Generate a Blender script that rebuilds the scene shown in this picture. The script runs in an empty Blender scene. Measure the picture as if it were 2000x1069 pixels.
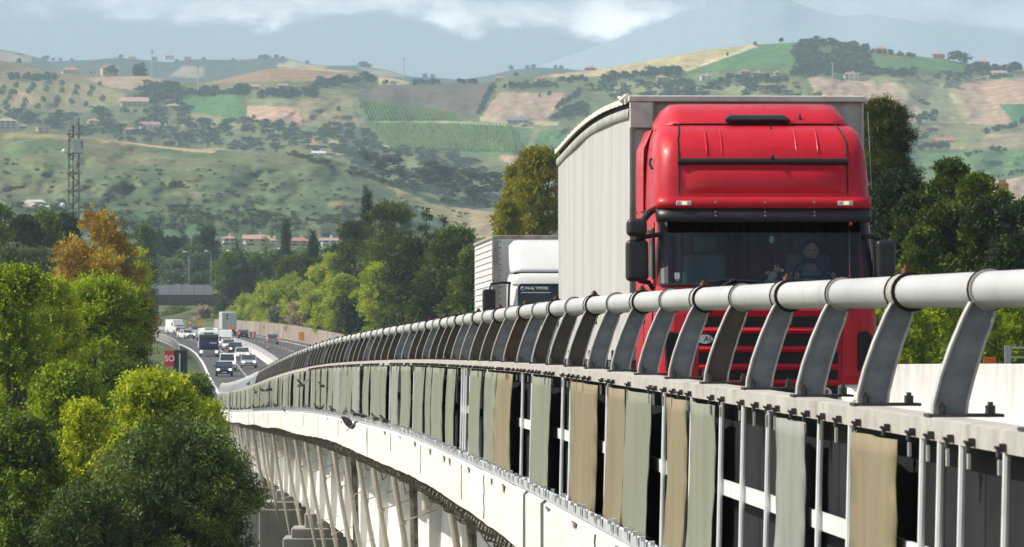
import bpy, math, random
import numpy as np
from mathutils import Vector, Matrix
R = math.radians
F = 11111.1                       # focal length in photo pixels (200 mm on a 36 mm sensor, 2000 px wide)
rng = np.random.default_rng(7)
random.seed(7)
SC = bpy.context.scene
COL = SC.collection

def at(px, py, d):
    """photo pixel at a known distance -> world point"""
    return Vector(((px - 1000) / F * d, d, (534.5 - py) / F * d))

def tag(o, label=None, cat=None, group=None, kind=None):
    if label: o['label'] = label
    if cat: o['category'] = cat
    if group: o['group'] = group
    if kind: o['kind'] = kind
    return o

def thing(name, label, cat, loc=(0, 0, 0), rz=0.0, group=None, rx=0.0):
    o = bpy.data.objects.new(name, None)
    COL.objects.link(o)
    o.empty_display_size = 0.3
    o.location = loc
    o.rotation_euler = (rx, 0, rz)
    return tag(o, label, cat, group)

def children(o):
    return [c for c in COL.objects if c.parent == o]

def copy_tree(o, kids, parent=None):
    c = o.copy()
    COL.objects.link(c)
    if parent: c.parent = parent
    for k, sub in kids:
        copy_tree(k, sub, c)
    return c

def tree_of(o):
    return [(c, tree_of(c)) for c in children(o)]

class MB:
    def __init__(self):
        self.v = []; self.f = []; self.m = []
    def add(self, verts, faces, mi=0):
        n = len(self.v)
        self.v.extend([tuple(p) for p in verts])
        for fc in faces:
            self.f.append(tuple(i + n for i in fc)); self.m.append(mi)
        return self
    def box(self, x0, x1, y0, y1, z0, z1, mi=0, M=None):
        vs = [(x0,y0,z0),(x1,y0,z0),(x1,y1,z0),(x0,y1,z0),(x0,y0,z1),(x1,y0,z1),(x1,y1,z1),(x0,y1,z1)]
        if M is not None: vs = [M @ Vector(p) for p in vs]
        return self.add(vs, [(0,3,2,1),(4,5,6,7),(0,1,5,4),(1,2,6,5),(2,3,7,6),(3,0,4,7)], mi)
    def cbox(self, c, s, mi=0, rot=None):
        M = Matrix.Translation(Vector(c)) @ (rot.to_4x4() if rot is not None else Matrix.Identity(4))
        return self.box(-s[0]/2, s[0]/2, -s[1]/2, s[1]/2, -s[2]/2, s[2]/2, mi, M)
    def tube(self, pts, r, n=8, mi=0, caps=True, closed=False):
        pts = [Vector(p) for p in pts]
        k = len(pts)
        rs = r if isinstance(r, (list, tuple)) else [r] * k
        rings = []
        up = None
        for i, p in enumerate(pts):
            if closed: t = pts[(i+1) % k] - pts[i-1]
            else: t = pts[min(i+1, k-1)] - pts[max(i-1, 0)]
            if t.length < 1e-9: t = Vector((0,0,1))
            t.normalize()
            if up is None:
                a = Vector((0,0,1)) if abs(t.z) < .9 else Vector((1,0,0))
                up = (a - t * a.dot(t)).normalized()
            else:
                up = (up - t * up.dot(t))
                if up.length < 1e-6: up = t.orthogonal()
                up.normalize()
            s = t.cross(up)
            rings.append([p + (up * math.cos(2*math.pi*j/n) + s * math.sin(2*math.pi*j/n)) * rs[i] for j in range(n)])
        return self.loft(rings, True, caps and not closed, mi, closed)
    def loft(self, rings, ring_closed=True, caps=False, mi=0, closed=False):
        n = len(rings[0]); k = len(rings)
        vs = [p for rg in rings for p in rg]
        fs = []
        for i in range(k if closed else k - 1):
            a = i * n; b = ((i + 1) % k) * n
            for j in range(n if ring_closed else n - 1):
                j2 = (j + 1) % n
                fs.append((a + j, a + j2, b + j2, b + j))
        if caps:
            fs.append(tuple(range(n - 1, -1, -1)))
            fs.append(tuple((k - 1) * n + j for j in range(n)))
        return self.add(vs, fs, mi)
    def prism(self, poly, axis, a0, a1, mi=0):
        """extrude a 2-D polygon along axis ('x','y','z')"""
        def mk(p, a):
            return {'x': (a, p[0], p[1]), 'y': (p[0], a, p[1]), 'z': (p[0], p[1], a)}[axis]
        n = len(poly)
        vs = [mk(p, a0) for p in poly] + [mk(p, a1) for p in poly]
        fs = [(i, (i+1) % n, n + (i+1) % n, n + i) for i in range(n)]
        fs += [tuple(range(n-1, -1, -1)), tuple(range(n, 2*n))]
        return self.add(vs, fs, mi)
    def sphere(self, c, r, nu=10, nv=7, mi=0, M=None):
        rx, ry, rz = r if isinstance(r, (tuple, list)) else (r, r, r)
        rings = []
        for i in range(nv + 1):
            a = math.pi * i / nv
            sr = max(math.sin(a), 1e-3)
            rg = [Vector((rx*sr*math.cos(2*math.pi*j/nu), ry*sr*math.sin(2*math.pi*j/nu), -rz*math.cos(a))) for j in range(nu)]
            if M is not None: rg = [M @ p for p in rg]
            rings.append([p + Vector(c) for p in rg])
        return self.loft(rings, True, True, mi)
    def cyl(self, c, r, h, axis='z', n=14, mi=0):
        c = Vector(c)
        d = {'x': Vector((1,0,0)), 'y': Vector((0,1,0)), 'z': Vector((0,0,1))}[axis]
        return self.tube([c - d*h/2, c + d*h/2], r, n, mi)
    def build(self, name, mat, parent=None, smooth=False, bevel=0.0, seg=2):
        me = bpy.data.meshes.new(name)
        me.from_pydata(self.v, [], self.f)
        mats = mat if isinstance(mat, (list, tuple)) else [mat]
        for mm in mats: me.materials.append(mm)
        if len(mats) > 1: me.polygons.foreach_set('material_index', self.m)
        me.validate()
        me.update()
        if smooth is True: me.polygons.foreach_set('use_smooth', [True]*len(me.polygons))
        o = bpy.data.objects.new(name, me)
        COL.objects.link(o)
        if parent is not None: o.parent = parent
        if bevel:
            b = o.modifiers.new('Bevel', 'BEVEL'); b.width = bevel; b.segments = seg; b.limit_method = 'ANGLE'; b.angle_limit = R(35)
            if not smooth: me.polygons.foreach_set('use_smooth', [True]*len(me.polygons))
            w = o.modifiers.new('WN', 'WEIGHTED_NORMAL'); w.keep_sharp = True
        elif smooth == 'auto':
            me.polygons.foreach_set('use_smooth', [True]*len(me.polygons))
            try:
                me.set_sharp_from_angle(angle=R(38))
            except Exception: pass
        return o

def raw_mesh(name, verts, nside, mat, parent=None, attr=None, smooth=False):
    """numpy mesh of separate n-gons; verts (k*nside,3); attr: per-face float 'rnd'"""
    verts = np.asarray(verts, dtype=np.float32)
    nv = len(verts); nf = nv // nside
    me = bpy.data.meshes.new(name)
    me.vertices.add(nv); me.vertices.foreach_set('co', verts.ravel())
    me.loops.add(nv); me.loops.foreach_set('vertex_index', np.arange(nv, dtype=np.int32))
    me.polygons.add(nf)
    me.polygons.foreach_set('loop_start', np.arange(0, nv, nside, dtype=np.int32))
    me.update(calc_edges=True)
    if attr is not None:
        a = me.attributes.new('rnd', 'FLOAT', 'FACE'); a.data.foreach_set('value', np.asarray(attr, dtype=np.float32))
    me.materials.append(mat)
    o = bpy.data.objects.new(name, me); COL.objects.link(o)
    if parent is not None: o.parent = parent
    return o

def grid_mesh(name, V, mat, parent=None, color=None, smooth=True):
    """V (rows, cols, 3) -> quad grid"""
    r, c = V.shape[:2]
    me = bpy.data.meshes.new(name)
    me.vertices.add(r*c); me.vertices.foreach_set('co', V.reshape(-1).astype(np.float32))
    i = np.arange(r-1)[:, None] * c + np.arange(c-1)[None, :]
    q = np.stack([i, i+1, i+c+1, i+c], -1).reshape(-1, 4).astype(np.int32)
    nf = len(q)
    me.loops.add(nf*4); me.loops.foreach_set('vertex_index', q.ravel())
    me.polygons.add(nf); me.polygons.foreach_set('loop_start', np.arange(0, nf*4, 4, dtype=np.int32))
    if smooth: me.polygons.foreach_set('use_smooth', np.ones(nf, dtype=bool))
    me.update(calc_edges=True)
    if color is not None:
        a = me.color_attributes.new('land', 'FLOAT_COLOR', 'POINT')
        cc = np.ones((r*c, 4), dtype=np.float32); cc[:, :3] = color.reshape(-1, 3)
        a.data.foreach_set('color', cc.ravel())
    me.materials.append(mat)
    o = bpy.data.objects.new(name, me); COL.objects.link(o)
    if parent is not None: o.parent = parent
    return o

# ---------- materials ----------
def _nt(name):
    m = bpy.data.materials.new(name); m.use_nodes = True
    nt = m.node_tree
    b = nt.nodes['Principled BSDF']
    return m, nt, b

def lk(nt, a, b): nt.links.new(a, b)

def noise(nt, scale, detail=4, vec=None, rough=.55, stretch=None, coord='Object'):
    n = nt.nodes.new('ShaderNodeTexNoise'); n.inputs['Scale'].default_value = scale
    n.inputs['Detail'].default_value = detail; n.inputs['Roughness'].default_value = rough
    if vec is None:
        tc = nt.nodes.new('ShaderNodeTexCoord'); vec = tc.outputs[coord]
        if stretch:
            mp = nt.nodes.new('ShaderNodeMapping'); mp.inputs['Scale'].default_value = stretch
            lk(nt, vec, mp.inputs['Vector']); vec = mp.outputs['Vector']
    lk(nt, vec, n.inputs['Vector'])
    return n

def ramp(nt, fac, stops):
    r = nt.nodes.new('ShaderNodeValToRGB')
    e = r.color_ramp.elements
    while len(e) < len(stops): e.new(.5)
    for i, (p, c) in enumerate(stops):
        e[i].position = p; e[i].color = (c[0], c[1], c[2], 1) if hasattr(c, '__len__') else (c, c, c, 1)
    lk(nt, fac, r.inputs['Fac'])
    return r

def mixc(nt, fac, a, b, mode='MIX'):
    m = nt.nodes.new('ShaderNodeMix'); m.data_type = 'RGBA'; m.blend_type = mode
    for sock, v in ((m.inputs[0], fac), (m.inputs[6], a), (m.inputs[7], b)):
        if hasattr(v, 'is_output') or hasattr(v, 'links'): lk(nt, v, sock)
        elif hasattr(v, '__len__'): sock.default_value = (v[0], v[1], v[2], 1)
        else: sock.default_value = v
    return m.outputs[2]

def mat(name, col, rough=.6, metal=0., col2=None, scale=3., lo=.35, hi=.65, bump=0., bscale=None, stretch=None,
        spec=.5, dirt=None, dscale=1.5, dlo=.5, dhi=.75, dstretch=None, damount=.8, detail=5, bstretch=None):
    m, nt, b = _nt(name)
    b.inputs['Roughness'].default_value = rough; b.inputs['Metallic'].default_value = metal
    b.inputs['Specular IOR Level'].default_value = spec
    if col2 is None: col2 = tuple(min(1, c*1.18) for c in col); col = tuple(c*.86 for c in col)
    n = noise(nt, scale, detail, stretch=stretch)
    out = ramp(nt, n.outputs['Fac'], [(lo, col), (hi, col2)]).outputs['Color']
    if dirt is not None:
        n2 = noise(nt, dscale, 6, stretch=dstretch, rough=.65)
        f = ramp(nt, n2.outputs['Fac'], [(dlo, 0.), (dhi, damount)]).outputs['Color']
        out = mixc(nt, f, out, dirt)
    lk(nt, out, b.inputs['Base Color'])
    if bump:
        bp = nt.nodes.new('ShaderNodeBump'); bp.inputs['Strength'].default_value = bump; bp.inputs['Distance'].default_value = .02
        n3 = noise(nt, bscale or scale*4, 5, stretch=bstretch)
        lk(nt, n3.outputs['Fac'], bp.inputs['Height']); lk(nt, bp.outputs['Normal'], b.inputs['Normal'])
    return m

def leaf_mat(name, a, b_, mid=None, trans=.35, gloss=.02):
    m = bpy.data.materials.new(name); m.use_nodes = True
    nt = m.node_tree; nt.nodes.clear()
    at_ = nt.nodes.new('ShaderNodeAttribute'); at_.attribute_name = 'rnd'
    stops = [(0., a), (1., b_)] if mid is None else [(0., a), (.5, mid), (1., b_)]
    c = ramp(nt, at_.outputs['Fac'], stops).outputs['Color']
    d = nt.nodes.new('ShaderNodeBsdfDiffuse'); lk(nt, c, d.inputs['Color'])
    t = nt.nodes.new('ShaderNodeBsdfTranslucent')
    c2 = mixc(nt, 1.0, c, (1.25, 1.25, .55), 'MULTIPLY'); lk(nt, c2, t.inputs['Color'])
    mx = nt.nodes.new('ShaderNodeMixShader'); mx.inputs[0].default_value = trans
    lk(nt, d.outputs[0], mx.inputs[1]); lk(nt, t.outputs[0], mx.inputs[2])
    g = nt.nodes.new('ShaderNodeBsdfGlossy'); g.inputs['Roughness'].default_value = .6
    mx2 = nt.nodes.new('ShaderNodeMixShader'); mx2.inputs[0].default_value = gloss
    lk(nt, mx.outputs[0], mx2.inputs[1]); lk(nt, g.outputs[0], mx2.inputs[2])
    o = nt.nodes.new('ShaderNodeOutputMaterial'); lk(nt, mx2.outputs[0], o.inputs['Surface'])
    return m

def glass_mat(name, tint=(.3,.36,.36), rough=.03, refl=.25):
    m = bpy.data.materials.new(name); m.use_nodes = True
    nt = m.node_tree; nt.nodes.clear()
    t = nt.nodes.new('ShaderNodeBsdfTransparent'); t.inputs[0].default_value = (*tint, 1)
    g = nt.nodes.new('ShaderNodeBsdfGlossy'); g.inputs['Roughness'].default_value = rough
    g.inputs[0].default_value = (.9, .95, 1, 1)
    fr = nt.nodes.new('ShaderNodeFresnel'); fr.inputs[0].default_value = 1.5
    ad = nt.nodes.new('ShaderNodeMath'); ad.operation = 'MULTIPLY_ADD'; ad.inputs[1].default_value = 1.; ad.inputs[2].default_value = refl*.1
    lk(nt, fr.outputs[0], ad.inputs[0])
    mx = nt.nodes.new('ShaderNodeMixShader'); lk(nt, ad.outputs[0], mx.inputs[0])
    lk(nt, t.outputs[0], mx.inputs[1]); lk(nt, g.outputs[0], mx.inputs[2])
    o = nt.nodes.new('ShaderNodeOutputMaterial'); lk(nt, mx.outputs[0], o.inputs['Surface'])
    return m

def lamp_mat(name, col, strength):
    m, nt, b = _nt(name)
    b.inputs['Base Color'].default_value = (*col, 1); b.inputs['Roughness'].default_value = .2
    b.inputs['Emission Color'].default_value = (*col, 1); b.inputs['Emission Strength'].default_value = strength
    return m

def text_obj(s, size, mat_, parent, loc, rot, name='lettering', align='CENTER', extrude=.002):
    cu = bpy.data.curves.new('txt', 'FONT'); cu.body = s; cu.size = size; cu.align_x = align; cu.align_y = 'CENTER'; cu.extrude = extrude
    t = bpy.data.objects.new('txt', cu); COL.objects.link(t)
    dg = bpy.context.evaluated_depsgraph_get()
    me = bpy.data.meshes.new_from_object(t.evaluated_get(dg))
    bpy.data.objects.remove(t); bpy.data.curves.remove(cu)
    me.materials.clear(); me.materials.append(mat_)
    o = bpy.data.objects.new(name, me); COL.objects.link(o)
    o.parent = parent; o.location = loc; o.rotation_euler = rot
    return o

# ---------- the road's alignment: railing foot line as lateral offset X(d) and height Z(d) ----------
_kd = [-80, -40, 0, 24.2, 51.9, 72, 92, 113, 139, 165, 205, 248, 330, 399, 440, 485, 560, 674, 744, 790, 861, 966, 1100, 1300, 1600]
_kx = [7.02, 5.01, 3.0, 1.783, .39, -.62, -1.63, -2.95, -4.6, -6.25, -8.65, -11.15, -16.15, -20.5, -23.1, -25.9, -30.6, -37.7, -42.4, -45.9, -52.3, -62.5, -78, -106, -158]
_kz = [-1.50, -1.57, -1.68, -1.81, -2.04, -2.30, -2.59, -2.94, -3.42, -3.99, -4.94, -6.0, -8.0, -9.5, -10.05, -10.3, -10.4, -10.4, -10.4, -10.4, -10.4, -10.6, -11.2, -12.3, -14]
def _herm(xs, ys):
    xs = np.array(xs, float); ys = np.array(ys, float)
    h = np.diff(xs); dl = np.diff(ys)/h
    m = np.empty_like(ys); m[0] = dl[0]; m[-1] = dl[-1]
    m[1:-1] = (dl[:-1]*h[1:] + dl[1:]*h[:-1])/(h[1:]+h[:-1])
    def f(q):
        q = np.asarray(q, float)
        i = np.clip(np.searchsorted(xs, q) - 1, 0, len(xs)-2)
        t = (q - xs[i])/h[i]
        return ((1+2*t)*(1-t)**2*ys[i] + t*(1-t)**2*h[i]*m[i] + t*t*(3-2*t)*ys[i+1] + t*t*(t-1)*h[i]*m[i+1])
    return f
RX = _herm(_kd, _kx); RZ = _herm(_kd, _kz)
def road(s, d, h=0.):
    return Vector((float(RX(d)) + s, d, float(RZ(d)) + h))
def yaw(d):
    return -float((RX(d+1) - RX(d-1))/2)
def grade(d):
    return float((RZ(d+1) - RZ(d-1))/2)
def medoff(d):
    return float(np.interp(d, [150, 500], [9.8, 8.7]))
def sweep(mb, prof, ds, mi=0, closed=False, caps=False, shift=None):
    rings = []
    for d in ds:
        o = shift(d) if shift else 0.
        rings.append([road(s + o, d, h) for s, h in prof])
    mb.loft(rings, closed, caps, mi)
    return mb
# ---------- camera, light, air ----------
cam = bpy.data.cameras.new('camera'); cam.lens = 200; cam.sensor_width = 36; cam.clip_start = .5; cam.clip_end = 40000
cam.dof.use_dof = True; cam.dof.focus_distance = 58; cam.dof.aperture_fstop = 20
co = bpy.data.objects.new('camera', cam); COL.objects.link(co)
co.location = (0, 0, 0); co.rotation_euler = (R(90), 0, 0)
SC.camera = co
SUN_EL, SUN_AZ = R(47), R(2)                    # from the left, slightly from beyond
sdir = Vector((-math.cos(SUN_EL)*math.cos(SUN_AZ), math.cos(SUN_EL)*math.sin(SUN_AZ), math.sin(SUN_EL)))
sl = bpy.data.lights.new('sun', 'SUN'); sl.energy = 5.0; sl.angle = R(.5); sl.color = (1, .95, .86)
so = bpy.data.objects.new('sun', sl); COL.objects.link(so)
so.rotation_euler = sdir.to_track_quat('Z', 'Y').to_euler(); so.location = (-50, 0, 120)
w = bpy.data.worlds.new('World'); SC.world = w; w.use_nodes = True
nt = w.node_tree; bg = nt.nodes['Background']; bg.inputs['Strength'].default_value = .076
sky = nt.nodes.new('ShaderNodeTexSky'); sky.sky_type = 'NISHITA'; sky.sun_disc = False
sky.sun_elevation = SUN_EL; sky.sun_rotation = math.atan2(sdir.x, sdir.y) % (2*math.pi)
sky.air_density = 1.0; sky.dust_density = 1.5; sky.ozone_density = 1.5
tc = nt.nodes.new('ShaderNodeTexCoord')
sp = nt.nodes.new('ShaderNodeSeparateXYZ'); lk(nt, tc.outputs['Generated'], sp.inputs[0])
mp = nt.nodes.new('ShaderNodeMapping'); mp.inputs['Scale'].default_value = (26, 26, 60); lk(nt, tc.outputs['Generated'], mp.inputs[0])
n1 = noise(nt, 1.6, 7, vec=mp.outputs[0], rough=.58)
n2 = noise(nt, .5, 4, vec=mp.outputs[0])
ed = nt.nodes.new('ShaderNodeMath'); ed.operation = 'MULTIPLY_ADD'; ed.inputs[1].default_value = .016; lk(nt, n1.outputs['Fac'], ed.inputs[0]); lk(nt, sp.outputs['Z'], ed.inputs[2])
mr = nt.nodes.new('ShaderNodeMapRange'); mr.interpolation_type = 'SMOOTHSTEP'
mr.inputs['From Min'].default_value = .0505; mr.inputs['From Max'].default_value = .0535; lk(nt, ed.outputs[0], mr.inputs['Value'])
br = ramp(nt, n1.outputs['Fac'], [(.38, .15), (.62, 1.)])
br2 = ramp(nt, n2.outputs['Fac'], [(.36, .45), (.58, 1.)])
cm = nt.nodes.new('ShaderNodeMath'); cm.operation = 'MULTIPLY'; lk(nt, mr.outputs[0], cm.inputs[0]); lk(nt, br.outputs['Color'], cm.inputs[1])
cm2 = nt.nodes.new('ShaderNodeMath'); cm2.operation = 'MULTIPLY'; lk(nt, cm.outputs[0], cm2.inputs[0]); lk(nt, br2.outputs['Color'], cm2.inputs[1])
# higher up the cloud deck breaks open
hi = nt.nodes.new('ShaderNodeMapRange'); hi.inputs['From Min'].default_value = .08; hi.inputs['From Max'].default_value = .5
hi.inputs['To Min'].default_value = 1; hi.inputs['To Max'].default_value = .12; lk(nt, sp.outputs['Z'], hi.inputs['Value'])
cm3 = nt.nodes.new('ShaderNodeMath'); cm3.operation = 'MULTIPLY'; lk(nt, cm2.outputs[0], cm3.inputs[0]); lk(nt, hi.outputs[0], cm3.inputs[1])
mx_ = nt.nodes.new('ShaderNodeMapRange'); mx_.interpolation_type = 'SMOOTHSTEP'; mx_.inputs['From Min'].default_value = .025; mx_.inputs['From Max'].default_value = .06
mx_.inputs['To Min'].default_value = 1; mx_.inputs['To Max'].default_value = .3; lk(nt, sp.outputs['X'], mx_.inputs['Value'])
cm4 = nt.nodes.new('ShaderNodeMath'); cm4.operation = 'MULTIPLY'; lk(nt, cm3.outputs[0], cm4.inputs[0]); lk(nt, mx_.outputs[0], cm4.inputs[1])
skyc = mixc(nt, cm4.outputs[0], sky.outputs['Color'], (36, 34.5, 32.5))
lk(nt, skyc, bg.inputs['Color'])

SC.view_settings.view_transform = 'Standard'; SC.view_settings.look = 'None'; SC.view_settings.exposure = .22; SC.view_settings.gamma = 1
SC.view_settings.use_curve_mapping = False
SC.render.engine = 'CYCLES'
SC.cycles.use_denoising = True
try: SC.cycles.denoiser = 'OPENIMAGEDENOISE'
except Exception: pass
SC.cycles.max_bounces = 7; SC.cycles.diffuse_bounces = 3; SC.cycles.glossy_bounces = 3; SC.cycles.transmission_bounces = 4
SC.cycles.transparent_max_bounces = 12; SC.cycles.volume_bounces = 1
SC.cycles.sample_clamp_indirect = 6

# haze: one closed box of even air round camera and scene
hm = bpy.data.materials.new('haze_air'); hm.use_nodes = True
nt = hm.node_tree; nt.nodes.clear()
pv = nt.nodes.new('ShaderNodeVolumePrincipled')
pv.inputs['Color'].default_value = (.64, .83, .985, 1); pv.inputs['Density'].default_value = 0.85e-4; pv.inputs['Anisotropy'].default_value = .0
ov = nt.nodes.new('ShaderNodeOutputMaterial'); lk(nt, pv.outputs[0], ov.inputs['Volume'])
HZ = MB().box(-2600, 2600, -320, 20600, -39, 1020).build('haze', hm)
tag(HZ, kind='stuff')
# ---------- ground, hills ----------
def ss(a, b, x):
    t = np.clip((np.asarray(x, float) - a)/(b - a), 0, 1); return t*t*(3-2*t)
def vnoise(x, y, seed=0):
    """cheap smooth value noise (numpy)"""
    xi = np.floor(x).astype(int); yi = np.floor(y).astype(int)
    def h(i, j):
        n = (i*374761393 + j*668265263 + seed*1442695041) & 0x7fffffff
        n = ((n ^ (n >> 13))*1274126177) & 0x7fffffff
        return (n ^ (n >> 16)) % 100003/100003.
    fx = x - xi; fy = y - yi; fx = fx*fx*(3-2*fx); fy = fy*fy*(3-2*fy)
    return (h(xi, yi)*(1-fx) + h(xi+1, yi)*fx)*(1-fy) + (h(xi, yi+1)*(1-fx) + h(xi+1, yi+1)*fx)*fy
def fbm(x, y, oct=4, seed=0):
    s = 0; a = .5
    for k in range(oct):
        s = s + a*vnoise(x*2**k, y*2**k, seed+k); a *= .5
    return s

def land_mat(name, nscale=.05, amt=.38, fine=.22):
    m, nt, b = _nt(name)
    ca = nt.nodes.new('ShaderNodeVertexColor'); ca.layer_name = 'land'
    n = noise(nt, nscale, 8, rough=.7)
    v = ramp(nt, n.outputs['Fac'], [(.3, 1-amt), (.7, 1+amt)])
    c = mixc(nt, 1., ca.outputs['Color'], v.outputs['Color'], 'MULTIPLY')
    n2 = noise(nt, fine, 4, rough=.7)
    v2 = ramp(nt, n2.outputs['Fac'], [(.32, .66), (.68, 1.34)])
    c = mixc(nt, 1., c, v2.outputs['Color'], 'MULTIPLY')
    n3 = noise(nt, nscale*.45, 5)
    hv = ramp(nt, n3.outputs['Fac'], [(.35, (.86, 1.06, .85)), (.65, (1.14, .98, 1.02))])
    c = mixc(nt, .8, c, mixc(nt, 1., c, hv.outputs['Color'], 'MULTIPLY'))
    lk(nt, c, b.inputs['Base Color']); b.inputs['Roughness'].default_value = .95; b.inputs['Specular IOR Level'].default_value = .1
    return m
M_land = land_mat('hill_fields')
M_land2 = land_mat('near_ground', .12, .35, 1.5)

def inpoly(px, py, poly):
    ins = np.zeros(px.shape, bool); n = len(poly)
    for i in range(n):
        x1, y1 = poly[i]; x2, y2 = poly[(i+1) % n]
        if y1 == y2: continue
        c = ((y1 > py) != (y2 > py)) & (px < (x2-x1)*(py-y1)/(y2-y1)+x1)
        ins ^= c
    return ins

# valley ground, laid out along the road
svals = np.array([-420,-300,-200,-140,-100,-75,-58,-45,-35,-28,-22,-17,-13,-10,-8,-6,-4,-2,-.5,1,5,10,15,18.5,20.25,20.9,22,24,27,31,36,42,50,60,75,95,120,160,220,320,460], float)
drow = np.concatenate([np.arange(-120, 1000, 8), np.arange(1000, 1540, 16)]).astype(float)
D, S = np.meshgrid(drow, svals, indexing='ij')
Xc = RX(D); Zc = RZ(D)
emb = ss(405, 445, D)
valley = -23 + 3*fbm(D*.02, S*.02, 3, 3)
left_emb = Zc - .3 - 7*ss(-6, -30, S)
left = valley*(1-emb) + left_emb*emb
mid = valley*(1-emb) + (Zc-.25)*emb
step = np.where(S > 20.5, 2.15, 0)*ss(600, 650, D)
right_far = Zc - .25 + step + 14*ss(22, 75, S)*ss(380, 600, D) - 1*(1-ss(380, 600, D)) + 3*(fbm(D*.03, S*.03, 3, 9)-.5)*ss(24, 40, S)
rb = np.clip(ss(13, 26, S), 0, 1)
right_near = valley*(1-rb) + right_far*rb
right = right_near*(1-emb) + np.where(S > 20.3, right_far, Zc-.25)*emb
Zt = np.where(S < -.6, left, np.where(S < 19, mid, right))
Zt = np.where((S >= 13) & (S < 19), (right_near*(1-emb) + (Zc-.25)*emb), Zt)
Vt = np.stack([Xc + S, D, Zt], -1)
g1, g2 = np.array([.05,.075,.025]), np.array([.12,.12,.05])
mixn = np.clip((fbm(D*.05, S*.05, 4, 21)-.25)*2, 0, 1)[..., None]
ground = grid_mesh('ground', Vt, M_land2, color=g1*(1-mixn) + g2*mixn)
tag(ground, kind='structure')
base = grid_mesh('valley_floor', np.array([[[-2500, -300, -38], [2500, -300, -38]], [[-2500, 20000, -38], [2500, 20000, -38]]], float), M_land2, color=np.full((2, 2, 3), .06), smooth=False)
tag(base, kind='structure')
def ground_z(x, y):
    s = x - float(RX(y))
    i = int(np.argmin(abs(drow - y))); return float(np.interp(s, svals, Zt[i]))

class Hill:
    def __init__(self, ridge, foot_y, d0, d1, pw=1.0, x0=-500, x1=2500, bump=30, seed=1):
        self.rx = np.array([p[0] for p in ridge], float); self.ry = np.array([p[1] for p in ridge], float)
        self.foot = foot_y; self.d0 = d0; self.d1 = d1; self.pw = pw; self.x0 = x0; self.x1 = x1; self.bump = bump; self.seed = seed
    def ridge(self, px): return np.interp(px, self.rx, self.ry)
    def depth(self, px, py):
        px = np.asarray(px, float); py = np.asarray(py, float)
        t = np.clip((self.foot - py)/(self.foot - self.ridge(px)), 0, 1.02)
        d = self.d0 + (self.d1 - self.d0)*t**self.pw
        return d + self.bump*(fbm(px*.012+40, py*.02+40, 4, self.seed) - .5)*2*np.minimum(1, t*4)*np.minimum(1, (1.05-t)*6)
    def pt(self, px, py):
        return at(px, py, float(self.depth(px, py)))
    def mesh(self, name, nx, ny, colfn, mat_):
        xs = np.linspace(self.x0, self.x1, nx); t = np.linspace(0, 1, ny)
        PX, T = np.meshgrid(xs, t)
        RYv = self.ridge(PX)
        PY = self.foot + (RYv - self.foot)*T
        Dp = self.depth(PX, PY)
        V = np.stack([(PX-1000)/F*Dp, Dp, (534.5-PY)/F*Dp], -1)
        C = colfn(PX, PY)
        # back slope falling away behind the ridge
        rows = [V]; cols = [C]
        for k, (dd, dz) in enumerate(((40, -1.5), (120, -10), (260, -35), (420, -75))):
            b = V[-1].copy(); f = (b[:, 1] + dd)/b[:, 1]; b[:, 0] *= f; b[:, 1] += dd; b[:, 2] = np.maximum(b[:, 2] + dz, -37)
            rows.append(b[None]); cols.append(C[-1:])
        o = grid_mesh(name, np.concatenate(rows), mat_, color=np.concatenate(cols))
        tag(o, kind='structure')
        return o

hillA = Hill([(-500,250),(0,258),(90,262),(170,268),(350,290),(520,297),(620,303),(700,327),(800,370),(880,400),(960,415),(1100,450),(1300,500),(1600,545),(2500,560)], 650, 1450, 2300, 1.0, bump=70, seed=5)
hillB = Hill([(-500,90),(-200,100),(0,118),(60,130),(110,143),(200,150),(290,148),(335,158),(400,162),(470,147),(530,134),(600,131),(690,139),(720,152),(760,151),(800,160),(850,163),(900,162),(960,160),(1000,150),(1060,148),(1100,141),(1160,137),(1250,122),(1330,106),(1400,95),(1470,88),(1555,83),(1600,84),(1700,97),(1760,106),(1850,117),(1920,130),(2000,137),(2200,150),(2500,140)], 570, 2250, 4600, 1.0, bump=110, seed=11)
hillC = Hill([(-500,95),(-100,92),(0,97),(40,104),(100,120),(180,117),(230,113),(280,117),(330,122),(370,116),(420,117),(470,117),(520,113),(560,114),(600,124),(640,129),(700,128),(760,138),(800,150),(850,152),(900,156),(950,149),(1000,137),(1050,132),(1100,134),(1160,140),(1300,150),(1700,150),(1850,128),(2000,138),(2500,140)], 300, 7000, 8000, 1.0, bump=80, seed=17)
mount = Hill([(-500,180),(900,180),(1050,130),(1200,78),(1350,18),(1450,-18),(1530,-8),(1560,8),(1600,22),(1640,31),(1700,29),(1770,38),(1830,60),(1880,88),(1920,106),(2000,120),(2200,150),(2500,160)], 300, 18000, 19600, 1.0, bump=60, seed=23)

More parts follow.
